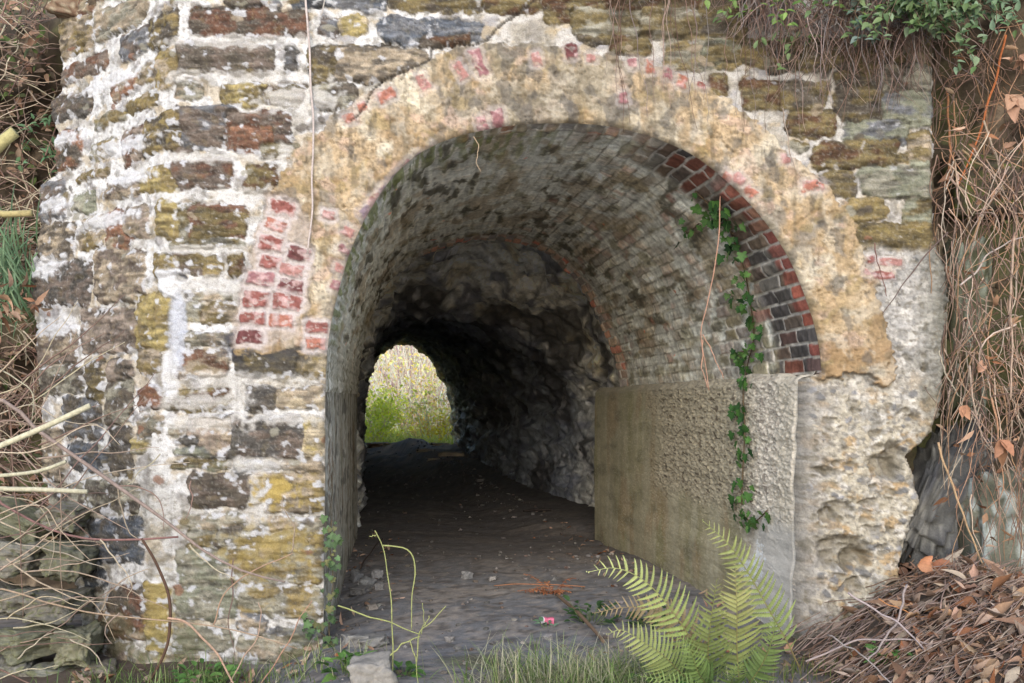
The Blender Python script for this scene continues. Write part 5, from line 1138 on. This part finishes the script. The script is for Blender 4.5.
creeper('leafy_creeper', tuple(P(30, 150, 1.1)), 8, 8, (.03, .06), [(98, 132, 92), (116, 150, 110), (84, 116, 74)], 'little green leaved creeper on the bank left of the wall', 'creeper', 62, .16)
creeper('leafy_creeper', tuple(P(22, 22, 1.2)), 8, 7, (.03, .06), [(120, 140, 84), (104, 122, 70)], 'green leaves high on the bank in the upper left corner', 'creeper', 63, .25)
m = MB(); random.seed(64)
for _ in range(150):
    c = P(random.gauss(8, 14), random.gauss(262, 14), random.uniform(.6, .9)); l = random.uniform(.15, .32); d = np.array([random.gauss(.1, .4), -.3, random.choice([-1, -.8, .8])])
    m.leaf(c, d, (0, -1, .2), l, .010, jit(random.choice([(98, 128, 92), (120, 146, 108), (80, 108, 72)])), .2, .4, 5)
solo('grass_tuft', m, M_LEAF, 'tuft of long grass hanging from the bank at the left edge', 'grass', P(8, 270, .8))
m = MB(); random.seed(65)
for _ in range(30): dead_leaf(m, P(random.uniform(-10, 42), random.gauss(306, 10), random.uniform(.3, .5)), random.uniform(.05, .10), [(180, 146, 120), (150, 106, 80), (200, 168, 142)])
tag(m.build('bank_litter', M_DRY, None, P(15, 306, .4)), kind='stuff')

# rough stones heaped at the foot of the left wall
random.seed(71)
RS = [(22, 520, 60, 20, 'mossy flat stone at the top of the rough heap under the cut branches', (100, 104, 70)), (66, 516, 40, 20, 'grey blocky stone in the heap just below the level cut branch', None), (20, 556, 50, 26, 'large grey green stone at the left edge of the heap', None), (70, 560, 44, 26, 'greenish stone in the middle of the heap', (108, 108, 84)),
      (16, 600, 40, 24, 'rounded grey stone left of the dark hollow', None), (58, 604, 42, 22, 'pale grey slab above the dark hollow', None), (34, 640, 38, 24, 'green tinted stone lower in the heap', (122, 126, 94)), (78, 644, 34, 26, 'yellowish green stone leaning on the wall corner', (142, 140, 104)), (14, 676, 44, 26, 'dark stone at the lower left corner of the picture', None), (60, 680, 40, 24, 'pale lichened stone lowest in the heap', (146, 146, 128)), (100, 676, 34, 22, 'brown grey stone at the bottom beside the bowed stem', (120, 106, 94))]
for k, (px, py, rw, rh, lab, colr) in enumerate(RS):
    Yk = .30 - .0022 * (py - 500); s_ = (Yk + 5) / 1000
    base = tuple(int(.5 * q + .5 * w_) for q, w_ in zip(colr, (170, 164, 150))) if colr else random.choice([(156, 150, 136), (146, 140, 128), (168, 160, 146)])
    rock('rubble_stone', P(px, py, Yk), (rw * s_ * random.uniform(.42, .6), .16, rh * s_ * random.uniform(.5, .66)), [base, tuple(int(q * .75) for q in base), (128, 128, 96)], 20 + k, lab, 'rough stones heaped at the left', rot=(0, random.gauss(0, .15), random.gauss(0, .3)), sub=5, rough=.45, mat=M_RUBBLE, blocky=.7, strata=.06)
rock('overhanging_stone', P(76, 8, .66), (.11, .12, .08), [(150, 126, 104), (112, 86, 68), (190, 176, 150)], 40, 'brown stone jutting out at the top left corner of the wall', cat='stone', mat=M_STONE, sub=4, rot=(0, .3, 0))
# ------------------------------------------------------------------ things on the tunnel floor
random.seed(81)
def onfloor(px, py):
    """floor point seen at a pixel"""
    Y = CAMY + F * EYE / (py - HOR)
    for _ in range(6):
        x = (px - 512) * (Y + 5) / F; z = float(gz(x, Y)); Y = CAMY + F * (EYE - z) / (py - HOR)
    return np.array([(px - 512) * (Y + 5) / F, Y, z])
FS = [(371, 669, 25, 15, (164, 158, 150), 'big pale flat faced stone at the bottom beside the thorny stems'), (355, 640, 12, 6, (150, 146, 140), 'flat grey stone behind the big pale one'), (372, 640, 16, 5, (140, 136, 130), 'long low grey stone just behind the big pale one'),
 (366, 583, 8, 6, (150, 148, 144), 'largest grey stone of the small heap inside the left jamb'), (377, 574, 5, 5, (158, 154, 150), 'upper stone of the small heap inside the left jamb'), (379, 586, 5, 4, (146, 142, 138), 'right hand stone of the small heap inside the left jamb'), (356, 576, 6, 5, (132, 130, 128), 'stone of the small heap touching the left wall'), (360, 590, 9, 4, (120, 116, 112), 'dark low stone in front of the small heap'),
 (467, 575, 5, 4, (150, 148, 146), 'single square grey stone in the middle of the floor'), (550, 490+34, 4, 3, (140, 132, 124), 'small pebble far in by the dark rock wall'), (571, 524, 6, 4, (150, 122, 104), 'brownish lump lying near the right concrete wall'), (492, 578, 4, 2, (160, 154, 148), 'flat pale pebble right of the square stone'), (480, 480, 4, 2, (120, 116, 112), 'pebble deep inside the tunnel'),
 (450, 639, 4, 3, (150, 144, 138), 'pebble beside the damp green patch'), (548, 637, 4, 3, (156, 150, 146), 'grey pebble below the crushed carton'), (372, 607, 5, 3, (150, 140, 130), 'small stone in front of the left jamb')]
for k, (px, py, rw, rh, colr, lab) in enumerate(FS):
    c = onfloor(px, py + rh * .8); s_ = (c[1] + 5) / F; c[2] += rh * s_ * .55
    rock('loose_stone', c, (rw * s_, rw * s_ * .8, rh * s_), [colr, tuple(int(q * .85) for q in colr)], 60 + k, lab, 'loose stones on the tunnel floor', rot=(random.gauss(0, .1), random.gauss(0, .1), random.uniform(0, 3)), sub=4, rough=.5, blocky=.75)
m = MB(); Vi, Fi = ICO[1]
for _ in range(2100):
    if random.random() < .6: y = random.uniform(-1.0, 3.0)
    else: y = random.uniform(3, 19)
    xc_ = .15 - .17 * y; q_ = random.random(); x = xc_ + (random.uniform(-1.25, 1.2) if q_ < .55 else -1.25 + .5 * random.random() ** 2 if q_ < .8 else 1.1 - .4 * random.random() ** 2)
    if y < 0: x = random.uniform(-.95, 1.3)
    s_ = random.random() ** 3 * .018 + .0035; s_ *= 1 + .05 * y
    c = np.array([x, y, float(gz(x, y)) + s_ * .2])
    m.add((Vi * (1 + .3 * RNG.normal(size=(len(Vi), 1)))) * np.array([s_, s_ * random.uniform(.6, 1), s_ * random.uniform(.4, .8)]) @ rotm(0, 0, random.uniform(0, 6)).T + c, jit(random.choice([(112, 107, 103), (124, 118, 113), (98, 94, 90), (140, 134, 128), (108, 98, 88), (118, 100, 90)]), .25), None, Fi)
tag(m.build('gravel', M_PEB, None, (0, 1, 0), smooth=False), kind='stuff')
# rubble near the far mouth, most painted pale in place of daylight spill
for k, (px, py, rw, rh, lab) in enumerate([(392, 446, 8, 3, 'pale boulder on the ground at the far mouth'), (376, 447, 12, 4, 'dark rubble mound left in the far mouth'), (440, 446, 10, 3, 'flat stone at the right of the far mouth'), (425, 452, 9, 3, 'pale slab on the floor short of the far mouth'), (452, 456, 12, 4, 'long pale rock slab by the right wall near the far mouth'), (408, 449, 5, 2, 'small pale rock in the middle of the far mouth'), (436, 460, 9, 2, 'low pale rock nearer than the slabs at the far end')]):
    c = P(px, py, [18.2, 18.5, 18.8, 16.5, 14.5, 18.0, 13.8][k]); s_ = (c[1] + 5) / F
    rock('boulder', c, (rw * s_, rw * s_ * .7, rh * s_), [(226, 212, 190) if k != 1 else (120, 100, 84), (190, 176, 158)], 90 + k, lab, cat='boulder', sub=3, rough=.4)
# leaning stick, floor twigs
a, b = onfloor(556, 598), onfloor(604, 648)
m = MB(); p = cur([a + [0, 0, .02], (a + b) / 2 + [0, 0, .045], b + [0, 0, .03]], 24, .006, 3, 4); m.tube(p, [.008, .011, .009], K((128, 104, 84)), 8); solo('fallen_stick', m, M_BARK, 'thick brown stick lying on the floor towards the fern', 'stick', a)
a, b = onfloor(494, 587), onfloor(585, 590)
m = MB(); m.tube(cur([a + [0, 0, .01], (a + b) / 2 + [0, 0, .03], b + [0, 0, .02]], 24, .008, 3, 5), [.003, .004, .003], K((168, 116, 84)), 6); solo('fallen_twig', m, M_BARK, 'thin reddish twig lying level under the withered frond', 'twig', a)
a, b = onfloor(523, 513), onfloor(551, 512)
m = MB(); m.tube(cur([a + [0, 0, .02], (a + b) / 2 + [0, 0, .03], b + [0, 0, .02]], 16, .006, 3, 6), [.012, .014, .01], K((60, 52, 48)), 6); solo('fallen_stick', m, M_BARK, 'dark stick lying deep inside by the rock wall', 'stick', a)
a, b = onfloor(360, 572), onfloor(382, 548)
m = MB(); m.tube(cur([a + [0, 0, .02], (a + b) / 2 + [0, 0, .07], b + [0, 0, .08]], 16, .012, 3, 7), [.007, .006, .004], K((76, 62, 54)), 6); solo('fallen_stick', m, M_BARK, 'crooked dark stick leaning on the small stone heap', 'stick', a)
# withered brown frond tuft
random.seed(83); c0 = onfloor(552, 594); t = thing('withered_frond', c0, 'clump of withered rust brown fern lying on the floor', 'dead fern')
for k in range(9):
    m = MB(); a = random.uniform(0, 2 * PI); l = random.uniform(.10, .22); d = np.array([math.cos(a), math.sin(a) * .6, random.uniform(.2, .9)]); p = cur([c0, c0 + d * l * .6, c0 + d * l + np.array([0, 0, -.04])], 16, .01, 3, k)
    m.tube(p, [.002, .001], jit((150, 96, 66)), 4)
    for q in range(3, 16):
        for s in (1, -1):
            dd = np.cross(d, [0, 0, 1]) * s + d * .4 + rv(.2); m.leaf(p[q], dd, (0, -.5, 1), .045 * (1 - q / 22), .008, jit(random.choice([(168, 106, 72), (140, 84, 56), (186, 128, 88)]), .2), .2, .4, 3)
    m.build('frond', M_DRY, t, t.location)
# crushed drink carton, white with a pink red band
c0 = onfloor(547, 624); t = thing('drink_carton', c0, 'small crushed white and pink drink carton on the tunnel floor', 'litter')
def crushed(x0, x1, col, seed, sc_=1.0):
    n = 14; k = 20; xs = np.linspace(x0, x1, n); an = np.arange(k) * 2 * PI / k; Vc = []
    for x_ in xs:
        for a_ in an:
            ca, sa = math.cos(a_), math.sin(a_); r_ = (abs(ca) ** 6 + abs(sa) ** 6) ** (-1 / 6)
            d_ = .20 * float(fbm3(x_ * 40 + seed, ca, sa, 3, 9)) - .22 * math.exp(-((x_ - .004) / .012) ** 2) * (sa > 0)
            Vc.append([x_, ca * .020 * r_ * (1 + d_) * sc_, (sa * .017 * r_ * (1 + d_)) * sc_ + .019])
    Vc = np.array(Vc) @ rotm(0, .05, .12).T + c0; q = grid_faces(n, k); q2 = []
    for i in range(n - 1): q2.append((i * k + k - 1, i * k, (i + 1) * k, (i + 1) * k + k - 1))
    mm = MB(); mm.add(np.vstack([Vc, Vc[:k].mean(0), Vc[-k:].mean(0)]), lin(col) * .8, np.vstack([q, np.array(q2)]), [(n * k, (j + 1) % k, j) for j in range(k)] + [(n * k + 1, (n - 1) * k + j, (n - 1) * k + (j + 1) % k) for j in range(k)])
    return mm
crushed(-.034, .034, (236, 226, 230), 1).build('carton_body', M_PAPER, t, t.location)
mm = crushed(-.018, .0345, (200, 104, 128), 1, 1.03)
mm.build('printed_band', M_PAPER, t, t.location)
# thorny green stems rising at the bottom
th = thing('thorny_stem', onfloor(418, 682), 'thin yellow green thorny shoots standing in front of the tunnel mouth', 'bramble shoot')
for k, tr in enumerate([[(393, 690), (392, 640), (391, 600), (387, 570), (382, 545), (375, 530)], [(382, 546), (395, 546), (408, 550), (415, 562), (413, 590), (411, 630)], [(338, 606), (360, 614), (385, 620), (405, 630), (420, 634)], [(414, 690), (418, 650), (420, 632), (432, 622), (446, 606)], [(390, 656), (402, 645), (420, 636)], [(421, 634), (424, 618), (422, 603)], [(424, 626), (430, 616)], [(376, 536), (370, 536)], [(410, 640), (416, 662), (418, 690)]]):
    m = MB(); Yt = -.70 + .04 * k * (1 if k % 2 else -1); p = cur(pix(tr, Yt), 26, .006, 4, k)
    m.tube(p, [.0034, .003, .002] if k < 5 else [.0022, .0014], K((164, 168, 108)), 6)
    random.seed(90 + k)
    for i in range(2, 25, 2 if k < 5 else 6):
        d = rv(1); d[1] *= .4; d /= np.linalg.norm(d); m.tube([p[i], p[i] + d * .009], [.0014, .0003], K((150, 140, 92)), 4)
    m.build('branch', M_BARK, th, th.location)

# ------------------------------------------------------------------ growth beyond the far mouth
def far_bush(px, Y, w_, h_, nst, nlf, tw, lf_, label, seed, cat='shrub', name='shrub', lsz=(.07, .15)):
    random.seed(seed); x = (px - 512) * (Y + 5) / F; z = float(gz(x, Y)); t = thing(name, (x, Y, z), label, cat); s_, l_ = MB(), MB(); tips = []
    for k in range(nst):
        a = random.uniform(0, 2 * PI); b = np.array([x, Y, z]) + np.array([math.cos(a), math.sin(a), 0]) * w_ * .25 * random.random()
        tip = b + np.array([math.cos(a) * w_ * random.uniform(.1, .6), math.sin(a) * w_ * random.uniform(.1, .5), h_ * random.uniform(.5, 1)])
        p = cur([b, (b + tip) / 2 + rv(.12 * w_ * .5), tip], 10, .06, 3, k + seed); s_.tube(p, [.016, .010, .004], jit(random.choice(tw)), 4)
        for q in range(3):
            i = random.randrange(3, 10); e = p[i] + rv(.30 * w_ * .5) + np.array([0, 0, .15]); s_.tube([p[i], (p[i] + e) / 2 + rv(.03), e], [.006, .005, .003], jit(random.choice(tw)), 3); tips.append(e); tips.append(p[i])
        tips.append(tip)
    for k in range(nlf):
        c = tips[random.randrange(len(tips))] + rv(.14); l = random.uniform(*lsz)
        l_.leaf(c, rv(1), rv(1), l, l * .55, jit(random.choice(lf_), .22), .15, .2, 2)
    s_.build('stem', M_BARK, t, t.location); l_.build('foliage', M_FARLEAF, t, t.location)
    return t
PT = [(230, 206, 176), (206, 178, 158), (236, 214, 196), (196, 166, 150)]
def K(c, j=0.0): return np.minimum(lin(c) * 1.3, .88) * (1 + j)  # far growth colours raised to stand in for sunlight there
YL = [(240, 212, 110), (230, 196, 96), (244, 220, 140), (226, 178, 110)]
GL = [(214, 214, 84), (190, 200, 76), (228, 222, 106)]
far_bush(376, 22.2, 1.5, 1.3, 26, 1500, PT, GL, 'bright yellow green bush at the left of the far mouth', 201)
far_bush(405, 25.0, 2.6, 2.6, 56, 560, PT, YL + PT[:2], 'pinkish bare bush dotted with yellow leaves straight beyond the far mouth', 202)
far_bush(440, 24.2, 2.0, 2.4, 46, 560, PT, YL + [(210, 196, 100)], 'bare bush with yellow leaves behind the right rim of the far mouth', 203)
far_bush(352, 26.0, 2.4, 2.9, 46, 420, PT, YL + PT[:1], 'tall pale bush behind the left rim of the far mouth', 204)
far_bush(420, 29.0, 3.2, 3.1, 70, 420, PT, PT + YL[:2], 'hazy pink thicket farthest up the slope beyond the tunnel', 205)
far_bush(380, 29.5, 3.2, 3.2, 70, 420, PT, PT + YL[:2], 'hazy pink thicket on the slope left of the slim trees', 206)
far_bush(448, 21.3, .6, .6, 12, 260, PT, [(226, 196, 60), (206, 190, 90)], 'small yellow leaved plant at the foot of the right rim of the far mouth', 207, 'plant', 'plant')
for k, (tr, lab) in enumerate([([(404, 440), (402, 400), (399, 370), (396, 335)], 'slim bare tree left of the pair beyond the far mouth'), ([(412, 440), (412, 400), (411, 365), (412, 330)], 'slim straight bare tree right of the pair beyond the far mouth'), ([(402, 402), (392, 385), (376, 362), (366, 350)], 'leaning bare branch crossing to the upper left beyond the far mouth')]):
    strand('bare_tree' if k < 2 else 'bare_branch', tr, 26.5, [.05, .04, .022], (150, 128, 124), lab, 'tree' if k < 2 else 'branch', amp=.05)
far_bush(368, 20.8, .9, .7, 14, 420, PT, GL, 'low bright green growth at the left foot of the far mouth', 208, 'plant', 'plant')
far_bush(416, 22.6, 1.2, .8, 16, 380, PT, YL + GL[:1], 'low golden bush in the middle behind the grass beyond the far mouth', 209)
far_bush(436, 21.8, 1.0, 1.2, 18, 380, PT, YL, 'golden bush inside the right rim of the far mouth', 210)
m = MB(); random.seed(211)
def farg(): 
    y = random.uniform(19.6, 26); return ((random.uniform(345, 470) - 512) * (y + 5) / F, y)
blades(2600, farg, [(196, 204, 84), (220, 214, 116), (232, 206, 140), (176, 190, 80)], (.10, .38), (.006, .016), m, .9)
tag(m.build('far_grass', M_FARLEAF, None, (-3, 22, 0)), kind='stuff')
